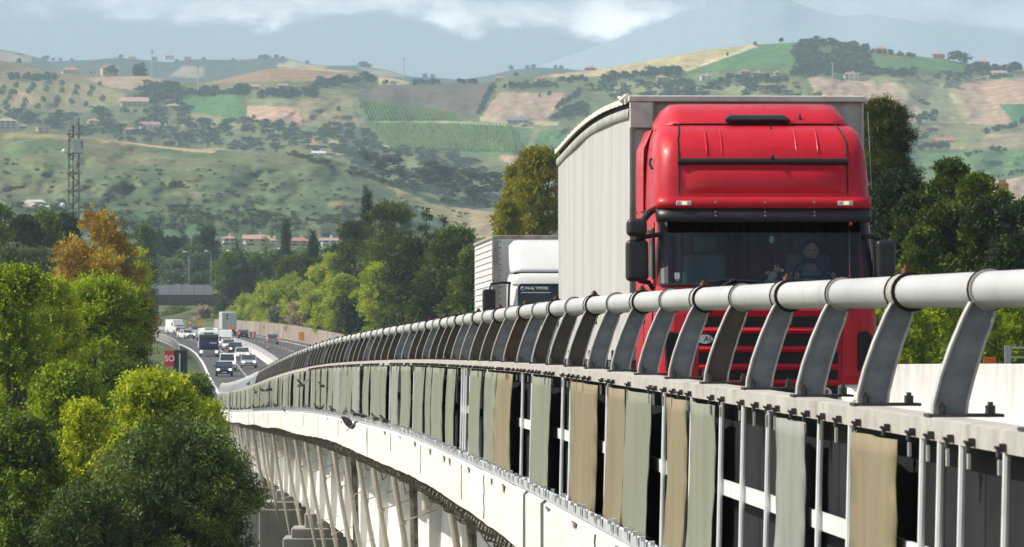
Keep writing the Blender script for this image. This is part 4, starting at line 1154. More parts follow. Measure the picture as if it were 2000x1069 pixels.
m_ = MB()
for sg in (-1, 1): m_.sphere((sg*.03,-.128,.812), (.013,.008,.008), 8, 6)
m_.box(-.024,.024,-.142,-.137,.742,.747); m_.build('eyes_and_mouth', M_hair, PE)
m_ = MB(); m_.sphere((0,-.012,.85), (.085,.102,.088), 14, 9); hr = m_.build('hair', M_hair, PE, smooth=True)
for sg in (-1, 1):                                        # hands closed round the rim: palm, four fingers, thumb
    hv = [(sg*.215,-.44,.50),(sg*.205,-.465,.535)]; he = [(0,1)]; hr_ = [.026,.024]
    for k in range(4):
        b = len(hv); ox = sg*(.20-.002*k); oz = .515+.016*k
        hv += [(ox, -.485, oz+.012), (ox-sg*.012, -.505+.004*k, oz+.006), (ox-sg*.024, -.495+.003*k, oz-.008)]; hr_ += [.0095,.009,.008]; he += [(1,b),(b,b+1),(b+1,b+2)]
    b = len(hv); hv += [(sg*.185,-.455,.53),(sg*.172,-.475,.55),(sg*.165,-.492,.553)]; hr_ += [.012,.010,.009]; he += [(1,b),(b,b+1),(b+1,b+2)]
    skin_mesh('hand', hv, he, hr_, [M_skin], PE, 0, 1)
# plush animal on the dashboard and hanging freshener
tm = TR.matrix_basis
PL = thing('plush_toy', 'small plush animal with grey body and tan ears leaning on the lorry dashboard', 'toy', tm @ Vector((.04, .33, 1.945)), yaw(D0))
M_pg = mat('grey_plush', (.45,.50,.48), .95); M_pt = mat('tan_plush', (.62,.36,.18), .95); M_pgr = mat('green_plush', (.12,.4,.2), .95); M_pk = mat('pink_plush', (.6,.22,.22), .95); M_wh = mat('white_plush', (.75,.78,.8), .9)
MB().sphere((-.01,0,.075), (.045,.035,.06), 12, 9, M=Matrix.Rotation(.5, 3, 'Y')).build('body', M_pg, PL, smooth=True)
MB().sphere((.045,-.01,.145), (.042,.034,.032), 12, 9).build('head', M_pt, PL, smooth=True)
for x in (.02, .05): MB().sphere((x,.0,.182), (.010,.008,.018), 8, 6).build('ear', M_pt, PL, smooth=True)
MB().sphere((.092,-.012,.14), (.022,.02,.018), 10, 7).build('muzzle', M_wh, PL, smooth=True)
MB().sphere((-.06,-.01,.115), (.03,.022,.022), 8, 6).build('paw', M_pt, PL, smooth=True); MB().sphere((.01,-.03,.03), (.03,.02,.03), 8, 6).build('paw', M_pk, PL, smooth=True)
MB().sphere((-.06,0,.02), (.04,.03,.028), 10, 6).build('foot', M_pgr, PL, smooth=True)
FR = thing('air_freshener', 'pale egg shaped air freshener hanging inside the lorry windscreen', 'freshener', tm @ Vector((.03, .40, 2.41)), yaw(D0))
MB().sphere((0,0,0), (.028,.008,.042), 12, 9).build('tag', mat('pale_card', (.42,.55,.5), .6), FR, smooth=True); MB().tube([(0,0,.04),(0,0,.14)], .003, 4).build('cord', M_blk, FR)
# ---------- second lorry ----------
M_white = paint('white_paint', (.74,.74,.72), (.80,.80,.78), .3, .4, (.5,.47,.42), .2)
M_ribw = mat('dirty_white_box', (.60,.60,.58), .6, col2=(.70,.70,.68), scale=2, dirt=(.35,.31,.27), dscale=2, dlo=.55, dhi=.8, dstretch=(2,2,.4), damount=.5)
M_brownedge = mat('brown_edge', (.26,.21,.17), .7, col2=(.46,.41,.36), scale=6, stretch=(1,1,.3))
DW = 105.
BT = thing('box_lorry', 'white box lorry with a smooth roof spoiler following the red lorry', 'lorry', road(0, DW, .08) + Vector((0,0,0)), yaw(DW)-.006, rx=math.atan(grade(DW)))
BT.location = Vector(((964-1000)/F*DW + 1.22, DW, float(RZ(DW))+.08))
ztop = (534.5-460)/F*DW - BT.location.z
m_ = MB(); m_.box(-1.22,1.22,0,6.6,.95,ztop-.06); m_.build('cargo_box', M_ribw, BT)
m_ = MB()
for k in range(22):
    z = 1.05 + k*.112
    m_.box(-1.235,-1.221,.06,6.55,z,z+.012)
    m_.box(-1.1,1.1,-.012,-.001,z,z+.012)
m_.build('box_rib', M_ribw, BT)
m_ = MB(); m_.box(-1.25,1.25,-.03,6.63,ztop-.058,ztop); m_.build('roof_edge', M_brownedge, BT, bevel=.01)
m_ = MB(); m_.box(-1.24,-1.13,-.025,-.002,.95,ztop-.06); m_.box(-1.245,-1.221,0,.06,.95,ztop-.06); m_.box(1.13,1.24,-.025,-.002,.95,ztop-.06); m_.build('corner_profile', M_brownedge, BT)
m_ = MB()
for k in range(24): m_.cyl((-1.095, -.006, 1.1+k*.105), .014, .02, 'y', 6)
m_.build('rivet', M_bolt, BT)
# cab
cx = [(-.97, 0)]
rr = []
for z, yf, w_, r in ((.4,-2.0,1.0,.15),(1.2,-2.05,1.02,.15),(1.75,-2.02,1.02,.15)):
    rr.append([Vector((-w_, -.5, z)), Vector((-w_, yf+r, z)), Vector((-w_+r*.3, yf+r*.3, z)), Vector((-w_+r, yf, z)), Vector((w_-r, yf, z)), Vector((w_-r*.3, yf+r*.3, z)), Vector((w_, yf+r, z)), Vector((w_, -.5, z))])
MB().loft(rr, True, True).build('cab_body', M_white, BT, smooth='auto')
rr = []
for z, yf, w_, r in ((2.5,-1.72,1.0,.14),(2.62,-1.70,.99,.16),(2.70,-1.62,.96,.18)):
    rr.append([Vector((-w_, -.5, z)), Vector((-w_, yf+r, z)), Vector((-w_+r*.3, yf+r*.3, z)), Vector((-w_+r, yf, z)), Vector((w_-r, yf, z)), Vector((w_-r*.3, yf+r*.3, z)), Vector((w_, yf+r, z)), Vector((w_, -.5, z))])
MB().loft(rr, True, True).build('cab_roof', M_white, BT, smooth='auto')
for sg in (-1, 1):
    MB().loft([[Vector((sg*.84,yf,z)), Vector((sg*1.0,yf+.12,z)), Vector((sg*1.01,yf+.3,z)), Vector((sg*.92,yf+.3,z))] for z, yf in ((1.75,-2.02),(2.5,-1.72))], True, True).build('windscreen_pillar', M_white, BT, smooth='auto')
    MB().box(sg*1.0-.01,sg*1.0+.01,-.9,-.5,1.75,2.5).build('cab_side', M_white, BT); MB().add([(sg*1.005,-1.72,1.78),(sg*1.005,-.9,1.78),(sg*1.0,-.9,2.48),(sg*1.0,-1.45,2.48)], [(0,1,2,3)]).build('side_window', M_glass2, BT)
MB().add([(-.90,-2.03,1.76),(.90,-2.03,1.76),(.88,-1.735,2.49),(-.88,-1.735,2.49)], [(0,1,2,3)]).build('windscreen', glass_mat('clear_glass', (.80,.90,.87), .04, .3), BT)
m_ = MB(); m_.tube([(-.88,-2.04,1.77),(-.86,-1.75,2.46),(-.82,-1.735,2.49),(.82,-1.735,2.49),(.86,-1.75,2.46),(.88,-2.04,1.77)], .022, 6); m_.build('windscreen_seal', M_blk, BT)
MB().box(-.95,.95,-.55,-.5,1.2,2.5).build('rear_wall', mat('pale_cab_lining', (.20,.26,.25), .9), BT); MB().box(-.95,.95,-1.95,-1.5,1.5,1.76).build('dashboard', M_int, BT)
m_ = MB(); c = Vector((-.42,-1.45,1.93)); m_.tube([c+Vector((.22*math.cos(a),.12*math.sin(a),.19*math.sin(a))) for a in np.linspace(0,2*math.pi,21)[:-1]], .02, 7, closed=True); m_.build('steering_wheel', M_blk, BT)
rr = []
zs = (534.5-466)/F*103.5 - BT.location.z - .035
for x in np.linspace(-1.0, 1.0, 21):
    e = max(0, (abs(x)-.86)/.14)**2
    rr.append([Vector((x*.99,-1.60+.1*e,2.705)), Vector((x,-1.52+.12*e,2.80)), Vector((x*.985,-1.05+.1*e,zs-.12-.05*e)), Vector((x*.975,-.85,zs-.02-.09*e)), Vector((x*.97,-.6,zs-.10*e)), Vector((x*.97,-.5,zs-.10*e)), Vector((x*.97,-.5,2.71))])
MB().loft(rr, True, True).build('roof_spoiler', M_white, BT, smooth=True)
MB().box(-.94,.94,-1.60,-.52,2.695,2.72).build('spoiler_gap', M_blk2, BT)
m_ = MB(); m_.tube([(-1.0,-1.72,2.52),(-1.15,-1.75,2.53),(-1.36,-1.78,2.50),(-1.39,-1.78,2.38)], .024, 8); m_.tube([(-1.03,-1.75,2.5),(-1.06,-1.9,2.0),(-1.06,-1.95,1.7)], .02, 6); m_.build('mirror_arm', M_blk, BT, smooth='auto')
o = MB().cbox((0,0,0), (.24,.14,.42)).build('mirror', M_blk, BT, bevel=.04); o.location = (-1.40,-1.78,2.20)
m_ = MB(); m_.tube([(1.0,-1.72,2.52),(1.36,-1.78,2.50),(1.39,-1.78,2.38)], .024, 8); m_.build('mirror_arm', M_blk, BT, smooth='auto')
o = MB().cbox((0,0,0), (.24,.14,.42)).build('mirror', M_blk, BT, bevel=.04); o.location = (1.40,-1.78,2.20)
wl = MB().add([(-.80,-1.80,2.42),(-.795,-1.80,2.42),(-.795,-1.8,2.425)], [(0,1,2)]).build('window_lettering', M_line, BT)
text_obj('PAAJ TIMOSI', .075, M_line, wl, (-.74,-1.775,2.425), (R(68),0,0), 'lettering', 'LEFT')
MB().tube([Vector((-.79+.03*math.cos(a),-1.778,2.42+.03*math.sin(a))) for a in np.linspace(0,2*math.pi,13)[:-1]], .006, 4, closed=True).build('ring_logo', M_line, wl)
m_ = MB(); m_.box(-.82,-.28,-1.806,-1.802,2.338,2.355); m_.build('underline', M_line, wl)
for sg in (-1, 1):
    for y in (-1.3, 4.6):
        wth = MB().cyl((sg*.95, y, .45), .45, .28, 'x', 20).build('wheel', M_tyre, BT, bevel=.03); MB().cyl((sg*1.07, y, .45), .25, .06, 'x', 14).build('rim', M_rim, wth)
    MB().box(sg*.78-.16, sg*.78+.16, -2.09, -1.98, .62, .82).build('headlight', M_lampoff, BT, bevel=.02)
MB().box(-.55,.55,-2.08,-2.03,.8,1.3).build('grille', M_blk2, BT); MB().box(-1.0,1.0,-2.12,-1.9,.35,.6).build('bumper', M_white, BT, bevel=.04)
MB().box(-.45,.45,-1.5,6.4,.5,.9).build('chassis', M_chas, BT)

# ---------- distant traffic ----------
M_wheel = M_tyre
M_dglass = mat('dark_car_glass', (.02,.03,.035), .08, col2=(.03,.04,.045), scale=1, spec=.8)
M_tail = lamp_mat('lit_tail_lamp', (1., .08, .03), 1.6)
M_hl = lamp_mat('lit_dipped_lamp', (1., .88, .66), 4.)
def place(px, py, d, rz_extra=0.):
    p = at(px, py, d); p.z = float(RZ(d)) + .09
    return p, yaw(d) + rz_extra
CARN = {}
def car(label, px, py, d, pm, group, kind='hatch', away=False, lights=True, rz=0.):
    p, y = place(px, py, d); 
    if away: y += math.pi
    t = thing({'van':'van'}.get(kind, 'car'), label, {'van':'van'}.get(kind, 'car'), p, y+rz, group)
    if kind == 'van':
        sec = [(0.,.86,.3,.95,.95),(.05,.93,.28,1.05,1.05),(.75,.98,.28,1.25,1.28),(1.5,1.0,.28,1.3,2.42),(1.7,1.0,.28,1.3,2.5),(5.3,1.0,.3,1.3,2.5)]; g0, g1 = 2, 3; L = 5.3; wheels = (.95, 4.2)
    elif kind == 'jeep':
        sec = [(0.,.82,.4,.95,.95),(.08,.88,.36,1.02,1.02),(1.15,.9,.36,1.1,1.12),(1.75,.9,.36,1.1,1.80),(3.9,.9,.36,1.1,1.85),(4.3,.88,.4,1.1,1.75)]; g0, g1 = 2, 3; L = 4.3; wheels = (.8, 3.4)
    else:
        sec = [(0.,.70,.32,.62,.62),(.06,.80,.25,.72,.72),(.9,.86,.25,.92,.94),(1.75,.87,.25,.96,1.44),(2.9,.87,.25,.97,1.47),(3.6,.85,.25,.98,1.22),(4.05,.80,.3,.9,.92)]; g0, g1 = 2, 3; L = 4.05; wheels = (.75, 3.2)
    body = MB(); gl = MB()
    ring = [[Vector((-w_*.94, yy, z0)), Vector((-w_, yy, z0+.25)), Vector((-w_, yy, zb_)), Vector((w_, yy, zb_)), Vector((w_, yy, z0+.25)), Vector((w_*.94, yy, z0))] for yy, w_, z0, zb_, zt in sec]
    body.loft(ring, True, True)
    k = .86 if kind != 'van' else .94
    top = [s for s in sec[2:]]
    cab = [[Vector((-s[1]*.97, s[0], s[3])), Vector((-s[1]*k, s[0]+.0, s[4])), Vector((s[1]*k, s[0]+.0, s[4])), Vector((s[1]*.97, s[0], s[3]))] for s in top]
    gl.loft(cab, False)
    if kind == 'van':
        body.loft([[p + Vector((0, 0, 0)) for p in r] for r in cab[1:]], False); body.add(cab[-1], [(0,1,2,3)])
        g2 = MB(); g2.add([cab[0][0]+Vector((.1,-.01,.12)), cab[0][3]+Vector((-.1,-.01,.12)), cab[1][2]+Vector((-.08,-.03,-.42)), cab[1][1]+Vector((.08,-.03,-.42))], [(0,1,2,3)])
        body.loft([cab[0], [p for p in cab[1]]], False)
        body.build('body', pm, t, smooth='auto'); g2.build('windscreen', M_dglass, t)
        for sg in (-1, 1): MB().add([(sg*1.003,1.25,1.4),(sg*1.003,2.1,1.4),(sg*.965,2.1,2.0),(sg*.965,1.5,2.0)], [(0,1,2,3)]).build('side_window', M_dglass, t)
    else:
        body.build('body', pm, t, smooth='auto'); gl.build('glass', M_dglass, t, smooth='auto')
        roof = MB(); roof.loft([[Vector((p.x*1.01, p.y-.05, p.z+.012)) for p in c[1:3]] + [Vector((p.x*1.01, p.y-.05, p.z-.03)) for p in (c[2], c[1])] for c in cab[1:(4 if kind == 'jeep' else 3)]], True, True)
        roof.build('roof', pm, t)
        pl = MB()
        for sg in (-1, 1): pl.tube([Vector((sg*.82, sec[2][0], sec[2][3]+.02)), Vector((sg*.87*k, sec[3][0], sec[3][4]))], .04, 5); pl.tube([Vector((sg*.845, 2.3, .95)), Vector((sg*.765, 2.3, 1.45))], .04, 5)
        pl.build('pillar', pm, t)
    for sg in (-1, 1):
        for wy in wheels:
            r = .36 if kind in ('van', 'jeep') else .31
            wth = MB().cyl((sg*(sec[3][1]-.1), wy, r), r, .22, 'x', 16).build('wheel', M_tyre, t, bevel=.02); MB().cyl((sg*(sec[3][1]+.005), wy, r), r*.6, .03, 'x', 12).build('rim', M_rim, wth)
        zl = .68 if kind == 'hatch' else (.85 if kind == 'van' else .9)
        hl = MB().sphere((sg*.60*(sec[1][1]/.8), .03, zl), (.15,.06,.09), 10, 7).build('headlight', M_hl if lights and not away else M_lampoff, t, smooth=True)
        tl = MB().box(sg*.72*(sec[1][1]/.8)-.07, sg*.72*(sec[1][1]/.8)+.07, L-.05, L+.035, .80 if kind == 'hatch' else 1.0, 1.05 if kind == 'hatch' else 1.4).build('tail_light', M_tail, t)
        MB().cbox((sg*(sec[3][1]+.10), 1.35 if kind != 'van' else 1.2, 1.02 if kind == 'hatch' else 1.45), (.16,.1,.13)).build('mirror', M_blk, t, bevel=.03)
    MB().box(-.42,.42,-.03,.02,.42,.56).build('grille', M_blk2, t); MB().box(-.24,.24,-.045,-.031,.36,.46).build('number_plate', M_line, t)
    MB().box(-.74,.74,-.025,.15,.25,.36).build('bumper', M_blk, t); MB().box(-.24,.24,L+.036,L+.05,.55,.65).build('rear_plate', M_line, t)
    return t
GR = 'cars coming along the distant motorway'
P_sil = paint('silver_paint', (.40,.40,.40), None, .3, .5, dam=.1); P_navy = paint('navy_paint', (.012,.02,.06), None, .25, .6, dam=.1)
P_dark = paint('dark_grey_paint', (.03,.032,.036), None, .25, .6, dam=.1); P_grey = paint('blue_grey_paint', (.12,.15,.18), None, .3, .5, dam=.1)
car('dark blue hatchback with lit headlights at the front of the distant queue', 438, 735, 570, P_navy, GR)
car('white off-road car right behind the dark blue hatchback', 445, 724, 600, M_white, GR, 'jeep')
car('silver car with both headlights lit in the lane beside the white off-road car', 486, 713, 620, P_sil, GR)
car('white car behind the silver car by the central reservation', 474, 700, 680, M_white, GR)
car('dark green car in the overtaking lane behind a white car', 460, 690, 730, P_dark, GR)
car('small white car half hidden beside the dark green car', 447, 683, 765, M_white, GR)
car('white van behind the blue lorry in the overtaking lane', 440, 680, 785, M_white, 'vans on the distant motorway', 'van')
car('white saloon car on the left ahead of the blue grey car', 373, 662, 905, M_white, GR, rz=.35)
car('blue grey car on the verge side in front of the tall white van', 355, 658, 950, P_grey, GR)
car('tall white van farthest down the motorway by the steel guard rail', 353, 650, 1010, M_white, 'vans on the distant motorway', 'van', rz=.3)
car('dark car just left of the blue lorry below an orange sign', 387, 652, 985, P_dark, GR, lights=False)
GA = 'cars driving away on the far carriageway'
car('silver hatchback with red brake lights driving away by the pinkish wall', 530, 672, 832, P_sil, GA, away=True)
car('dark blue car driving away behind the white box trailer', 474, 662, 905, P_navy, GA, away=True)
# blue lorry
def lorry_far(label, px, py, d, blue):
    p, y = place(px, py, d)
    t = thing('lorry', label, 'lorry', p, y)
    MB().box(-1.22,1.22,0,2.1,.5,1.95).build('cab_body', blue, t, bevel=.12)
    MB().box(-1.2,1.2,.14,2.1,2.0,2.72).build('windscreen', M_dglass, t, bevel=.1)
    MB().loft([[Vector((s*w_, yy, z)) for s, yy in ((-1,f),(1,f),(1,2.1),(-1,2.1))] for z, w_, f in ((2.7,1.24,.0),(3.05,1.22,.1),(3.4,1.12,.5),(3.55,1.05,1.0))], True, True).build('high_roof', M_white, t, bevel=.08)
    MB().box(-.62,.62,-.06,-.001,3.12-.3,3.0).build('roof_visor', M_blk, t); MB().box(-.5,.5,.42,.7,3.42,3.5).build('roof_hatch', M_blk, t)
    MB().box(-1.25,1.25,-.08,.3,.25,.85).build('bumper', P_sil, t, bevel=.06)
    MB().box(-.8,.8,-.03,-.001,.9,1.25).build('grille', M_blk2, t)
    MB().box(.1,.95,-.03,-.001,1.62,1.78).build('name_band', M_line, t)
    for sg in (-1, 1):
        MB().cyl((sg*.95,-.09,.62), .13, .05, 'y', 12).build('headlight', M_hl, t)
        MB().cbox((sg*1.40,.1,2.2), (.2,.15,.6)).build('mirror', M_blk, t, bevel=.04)
        for wy in (1.0, 4.2, 9.5):
            wth = MB().cyl((sg*1.05, wy, .48), .48, .3, 'x', 18).build('wheel', M_tyre, t); MB().cyl((sg*1.21, wy, .48), .26, .03, 'x', 12).build('rim', M_rim, wth)
    MB().box(-1.25,1.25,2.6,11.,1.0,3.45).build('cargo_box', M_white, t, bevel=.04)
    return t
lorry_far('dark blue lorry with a white high roof in the middle of the distant traffic', 408, 696, 705, paint('lorry_blue', (.012,.018,.11), None, .3, .5, dam=.1))
p, y = place(448, 655, 966)
t = thing('box_trailer', 'white box trailer seen from behind driving away past the bushes', 'lorry', p, y)
MB().box(-1.27,1.27,0,9,1.05,3.95).build('cargo_box', M_white, t, bevel=.04)
for sg in (-1, 1):
    MB().box(sg*.62-.58, sg*.62+.58, -.03, -.001, 1.15, 3.8).build('rear_door', paint('pale_grey_door', (.55,.55,.54), dam=.15), t)
    MB().box(sg*1.1-.1, sg*1.1+.1, -.05, .05, .75, .98).build('tail_light', M_tail, t)
    for wy in (1.2, 2.5): MB().cyl((sg*1.05, wy, .5), .5, .35, 'x', 16).build('wheel', M_tyre, t)
MB().box(-.55,-.2,-.045,-.031,3.2,3.6).build('green_sticker', mat('green_sticker', (.02,.16,.13), .5), t); MB().box(-.55,-.2,-.045,-.031,2.7,3.0).build('green_sticker', mat('dark_sticker', (.03,.1,.1), .5), t)
MB().box(-1.2,1.2,.1,9,.55,1.04).build('chassis', M_chas, t)
# ---------- foliage ----------
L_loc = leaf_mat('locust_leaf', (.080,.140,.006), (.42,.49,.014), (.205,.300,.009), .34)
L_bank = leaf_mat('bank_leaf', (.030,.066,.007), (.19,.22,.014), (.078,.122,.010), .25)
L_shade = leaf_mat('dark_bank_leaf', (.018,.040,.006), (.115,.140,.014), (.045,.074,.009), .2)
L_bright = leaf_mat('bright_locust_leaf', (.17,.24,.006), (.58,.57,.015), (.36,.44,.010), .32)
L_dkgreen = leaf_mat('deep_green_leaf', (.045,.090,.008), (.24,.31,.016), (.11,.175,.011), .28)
L_willow = leaf_mat('willow_leaf', (.022,.052,.010), (.22,.28,.07), (.06,.11,.02), .22, .03)
L_yellow = leaf_mat('yellow_leaf', (0.240, 0.270, 0.012), (0.450, 0.400, 0.020), None, .4)
L_orange = leaf_mat('orange_brown_leaf', (.27,.165,.022), (.50,.40,.045), (.38,.24,.045), .3)
L_darkblue = leaf_mat('dark_conifer_leaf', (.012,.030,.010), (.052,.078,.018), (.026,.048,.012), .15)
L_mid = leaf_mat('mid_green_leaf', (0.046, 0.089, 0.009), (0.203, 0.257, 0.020), (0.105, 0.169, 0.014), .28)
L_yg = leaf_mat('yellow_green_leaf', (0.189, 0.284, 0.023), (0.510, 0.529, 0.057), (0.321, 0.397, 0.034), .35)
L_hedge = leaf_mat('bright_hedge_leaf', (0.225, 0.338, 0.015), (0.562, 0.600, 0.038), (0.375, 0.468, 0.022), .4)
L_olive = leaf_mat('olive_grey_leaf', (0.079, 0.122, 0.058), (0.202, 0.245, 0.130), None, .2)
L_poplar = leaf_mat('yellowing_leaf', (0.150, 0.173, 0.015), (0.375, 0.330, 0.018), (0.255, 0.247, 0.018), .3)
L_pine = leaf_mat('pine_needle', (.016,.032,.005), (.17,.18,.014), (.040,.058,.007), .18)
L_flower = leaf_mat('oleander_flower', (0.060, 0.120, 0.024), (0.660, 0.432, 0.396), (0.336, 0.300, 0.204), .2)
L_hill = leaf_mat('hill_tree_leaf', (.022,.050,.018), (.075,.118,.036), (.043,.078,.026), .2)
L_scrub = leaf_mat('scrub_leaf', (.06,.09,.032), (.14,.16,.065), (.09,.12,.045), .2)
L_bark = mat('bark', (.06,.045,.032), .95, col2=(.12,.095,.07), scale=4, bump=.5, stretch=(3,3,.6))

def unit(v): return v/np.maximum(np.linalg.norm(v, axis=-1, keepdims=True), 1e-9)
def leaves(lobes, n, per=6, leaf=(.14,.06), twig=.35, seed=1, up=.35, shell=.5, jitter=.55, droop=0., flat=0., stray=.06):
    """leaf-sized rhombs on short twigs spread over a crown made of ellipsoid lobes"""
    g = np.random.default_rng(seed)
    L = np.array(lobes, float); C = L[:, :3]; Rr = L[:, 3:6]
    area = (Rr[:, 0]*Rr[:, 1] + Rr[:, 0]*Rr[:, 2] + Rr[:, 1]*Rr[:, 2])
    idx = g.choice(len(L), n, p=area/area.sum())
    dirs = unit(g.normal(size=(n, 3)))
    dirs[:, 2] = np.where(dirs[:, 2] < -.25, -dirs[:, 2]*.7, dirs[:, 2]); dirs = unit(dirs)
    rad = shell + (1.06-shell)*g.random(n)**.55
    rad = np.where(g.random(n) < stray, rad*g.uniform(1.05, 1.6, n), rad)
    wob = 1 + .22*np.sin(dirs[:, 0]*7+idx*2.1)*np.sin(dirs[:, 1]*6+idx)*np.cos(dirs[:, 2]*8+idx*.7)
    P0 = C[idx] + dirs*Rr[idx]*(rad*wob)[:, None]
    ax = unit(dirs/np.maximum(Rr[idx]/Rr[idx].max(1, keepdims=True), .3) + g.normal(size=(n, 3))*jitter + np.array([0, 0, up-droop]))
    side = unit(np.cross(ax, g.normal(size=(n, 3)))); nrm = np.cross(ax, side)
    tone = np.clip(.5 + .75*(g.random(len(L))[idx]-.5) + .45*g.normal(size=n)*.5, 0, 1)
    k = per
    tpos = (np.arange(k)+.5)/k
    sgn = np.where(np.arange(k) % 2 == 0, 1., -1.)
    sc = (.7 + .6*g.random((n, 1, 1)))
    base = P0[:, None, :] + ax[:, None, :]*((tpos-.3)*twig)[None, :, None]*sc
    out = unit(side[:, None, :]*sgn[None, :, None] + ax[:, None, :]*.45 + g.normal(size=(n, k, 3))*.3)
    fl = unit(nrm[:, None, :]*(1-flat) + np.array([-.25, 0, 1.])*flat*1.1 + g.normal(size=(n, k, 3))*.45)
    wd = unit(np.cross(out, fl))
    ll = leaf[0]*sc; lw = leaf[1]*sc
    q = np.stack([base, base + out*ll*.5 + wd*lw*.5, base + out*ll, base + out*ll*.5 - wd*lw*.5], 2)
    attr = np.clip(np.repeat(tone, k) + .12*g.normal(size=n*k), 0, 1)
    return q.reshape(-1, 3), attr

def lobes_for(kind, W, H, nl, g):
    """lobes of a crown whose base is at z=0, half width W, height H"""
    out = []
    if kind in ('round', 'locust', 'bush'):
        for i in range(nl):
            r = W*(g.uniform(.13, .36) if kind == 'locust' else g.uniform(.26, .44))
            a = g.uniform(0, 2*math.pi); z = g.random()
            prof = math.sqrt(max(0, 1-(2*z-.85)**2/1.5)) if kind != 'bush' else math.sqrt(max(0.05, 1-z*z))
            rr = max(0, W*prof - r)*math.sqrt(g.uniform(.25, 1))
            flat = g.uniform(.22, .42) if kind == 'locust' else .8
            rz_ = min(r*flat, H*.4)
            out.append((rr*math.cos(a), rr*math.sin(a), min(max(z*H, rz_*.6), H - rz_), r, r, rz_))
        r = W*.4; out.append((g.uniform(-.2,.2)*W, 0, H - min(r*.8, H*.4), r, r, min(r*.8, H*.4)))
    elif kind == 'willow':
        for i in range(nl):
            r = W*g.uniform(.09, .19); a = g.uniform(0, 2*math.pi); z = g.random()**.8
            prof = math.sqrt(max(.04, 1-(max(0, z-.35)/.68)**2)); rr = max(0, W*prof - r)*math.sqrt(g.uniform(.1, 1))
            rz_ = r*g.uniform(1.1, 2.2); out.append((rr*math.cos(a), rr*math.sin(a), min(max(z*H, rz_*.5), H - rz_*g.uniform(.3, 1)), r, r, rz_))
    elif kind == 'cone':
        for i in range(nl):
            z = (i+.5)/nl; ww = W*(1-z)**.8
            for k in range(3 if z < .75 else 1):
                a = g.uniform(0, 2*math.pi); r = max(ww*.55, W*.10)
                out.append(((ww-r*.6)*math.cos(a)*.9, (ww-r*.6)*math.sin(a)*.9, z*H*.95+.02*H, r, r, H/nl*.55))
    elif kind == 'column':
        for i in range(nl):
            z = (i+.5)/nl; r = W*(math.sin(math.pi*min(1, .12+z*.88))**.6*.9+.08)
            out.append((g.uniform(-.1,.1)*W, g.uniform(-.1,.1)*W, z*H, r, r, H/nl*.9))
    elif kind == 'spires':
        for i in range(nl):
            a = g.uniform(0, 2*math.pi); rr = W*math.sqrt(g.random())*.8
            x = rr*math.cos(a); hz = H*(1-.55*(abs(x)/W)**1.2)*g.uniform(.55, 1.0)
            r = W*g.uniform(.16, .25)
            for q in range(3):
                z = hz*(1-.27*q) - r; out.append((x+g.uniform(-.05,.05)*W, rr*math.sin(a), max(z, r), r*(1+.25*q), r*(1+.25*q), r*1.5))
    return out

def tree(name, label, px, top, bot, hw, d, kind, lm, n, nl=9, leaf=None, per=6, twig=None, gz=None, seed=None, group=None, cat='tree', up=.35, shell=.5, trunk=True, fit=1., limbs=True, jitter=.55, droop=0., flat=0.):
    u = d/F; W = hw*u*(.5+.5*fit); H = (bot-top)*u*(.7+.3*fit)
    if kind == 'locust': nl = max(nl, min(230, int(10*H/W*2)))
    elif kind == 'round': nl = max(nl, min(120, int(12*H/W)))
    seed = seed if seed is not None else int(px*7 + top*13 + d) % 100000
    g = np.random.default_rng(seed)
    base = at(px, bot, d); x, y = base.x, base.y
    z0 = gz if gz is not None else min(ground_z(x, y), base.z - .3)
    ch = base.z - z0                                   # height of the crown's foot above ground
    t = thing(name, label, cat, (x, y, z0), 0, group)
    lobes = lobes_for(kind, W, H, nl, g)
    lobes = [(l[0], l[1], l[2]+ch, l[3], l[4], l[5]) for l in lobes]
    leaf = leaf or (.14, .06); twig = twig or leaf[0]*2.6
    q, a = leaves(lobes, n, per, leaf, twig, seed, up, shell, jitter, droop, flat)
    raw_mesh('crown', q, 4, lm, t, a)
    if trunk:
        m_ = MB(); tr = max(.07, min(.35, H*.022+.03))
        zc = ch + H*(.55 if kind in ('round','locust','bush','spires') else .85)
        m_.tube([(0,0,-.4),(0.03*W,0,zc*.35),(-.03*W,.02*W,zc*.7),(0,0,zc)], [tr*1.25, tr, tr*.75, tr*.3], 8)
        if limbs:
            for i in g.permutation(len(lobes))[:min(9, len(lobes))]:
                l = lobes[i]; zb_ = min(zc*.95, max(.2*zc, l[2]-.35*math.hypot(l[0], l[1])-.3))
                m_.tube([(0,0,zb_*.85), (l[0]*.5, l[1]*.5, (zb_*.85+l[2])/2+.05*H), (l[0], l[1], l[2])], [tr*.5, tr*.32, tr*.12], 6)
        m_.build('trunk', L_bark, t, smooth='auto')
    return t

GL = 'locust trees below the viaduct'
def loc(label, px, top, bot, hw, d, lm=L_loc, n=2300, **k):
    return tree('locust_tree', label, px, top, bot, hw, d, 'locust', lm, n, nl=k.pop('nl', 15), leaf=(.13,.066), per=12, twig=.72, gz=-23.5, group=GL, shell=.25, fit=.86, flat=.75, jitter=.4, up=.1, **k)
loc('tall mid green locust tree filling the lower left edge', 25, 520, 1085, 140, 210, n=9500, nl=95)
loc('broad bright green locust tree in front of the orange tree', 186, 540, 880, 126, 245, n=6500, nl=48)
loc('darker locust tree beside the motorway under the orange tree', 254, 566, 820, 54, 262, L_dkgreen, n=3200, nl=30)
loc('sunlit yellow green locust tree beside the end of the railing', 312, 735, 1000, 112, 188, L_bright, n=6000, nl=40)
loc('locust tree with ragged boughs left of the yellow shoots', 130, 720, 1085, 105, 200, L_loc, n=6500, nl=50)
loc('low locust tree at the bottom left corner', 45, 830, 1110, 95, 172, L_dkgreen, n=3600, nl=30)
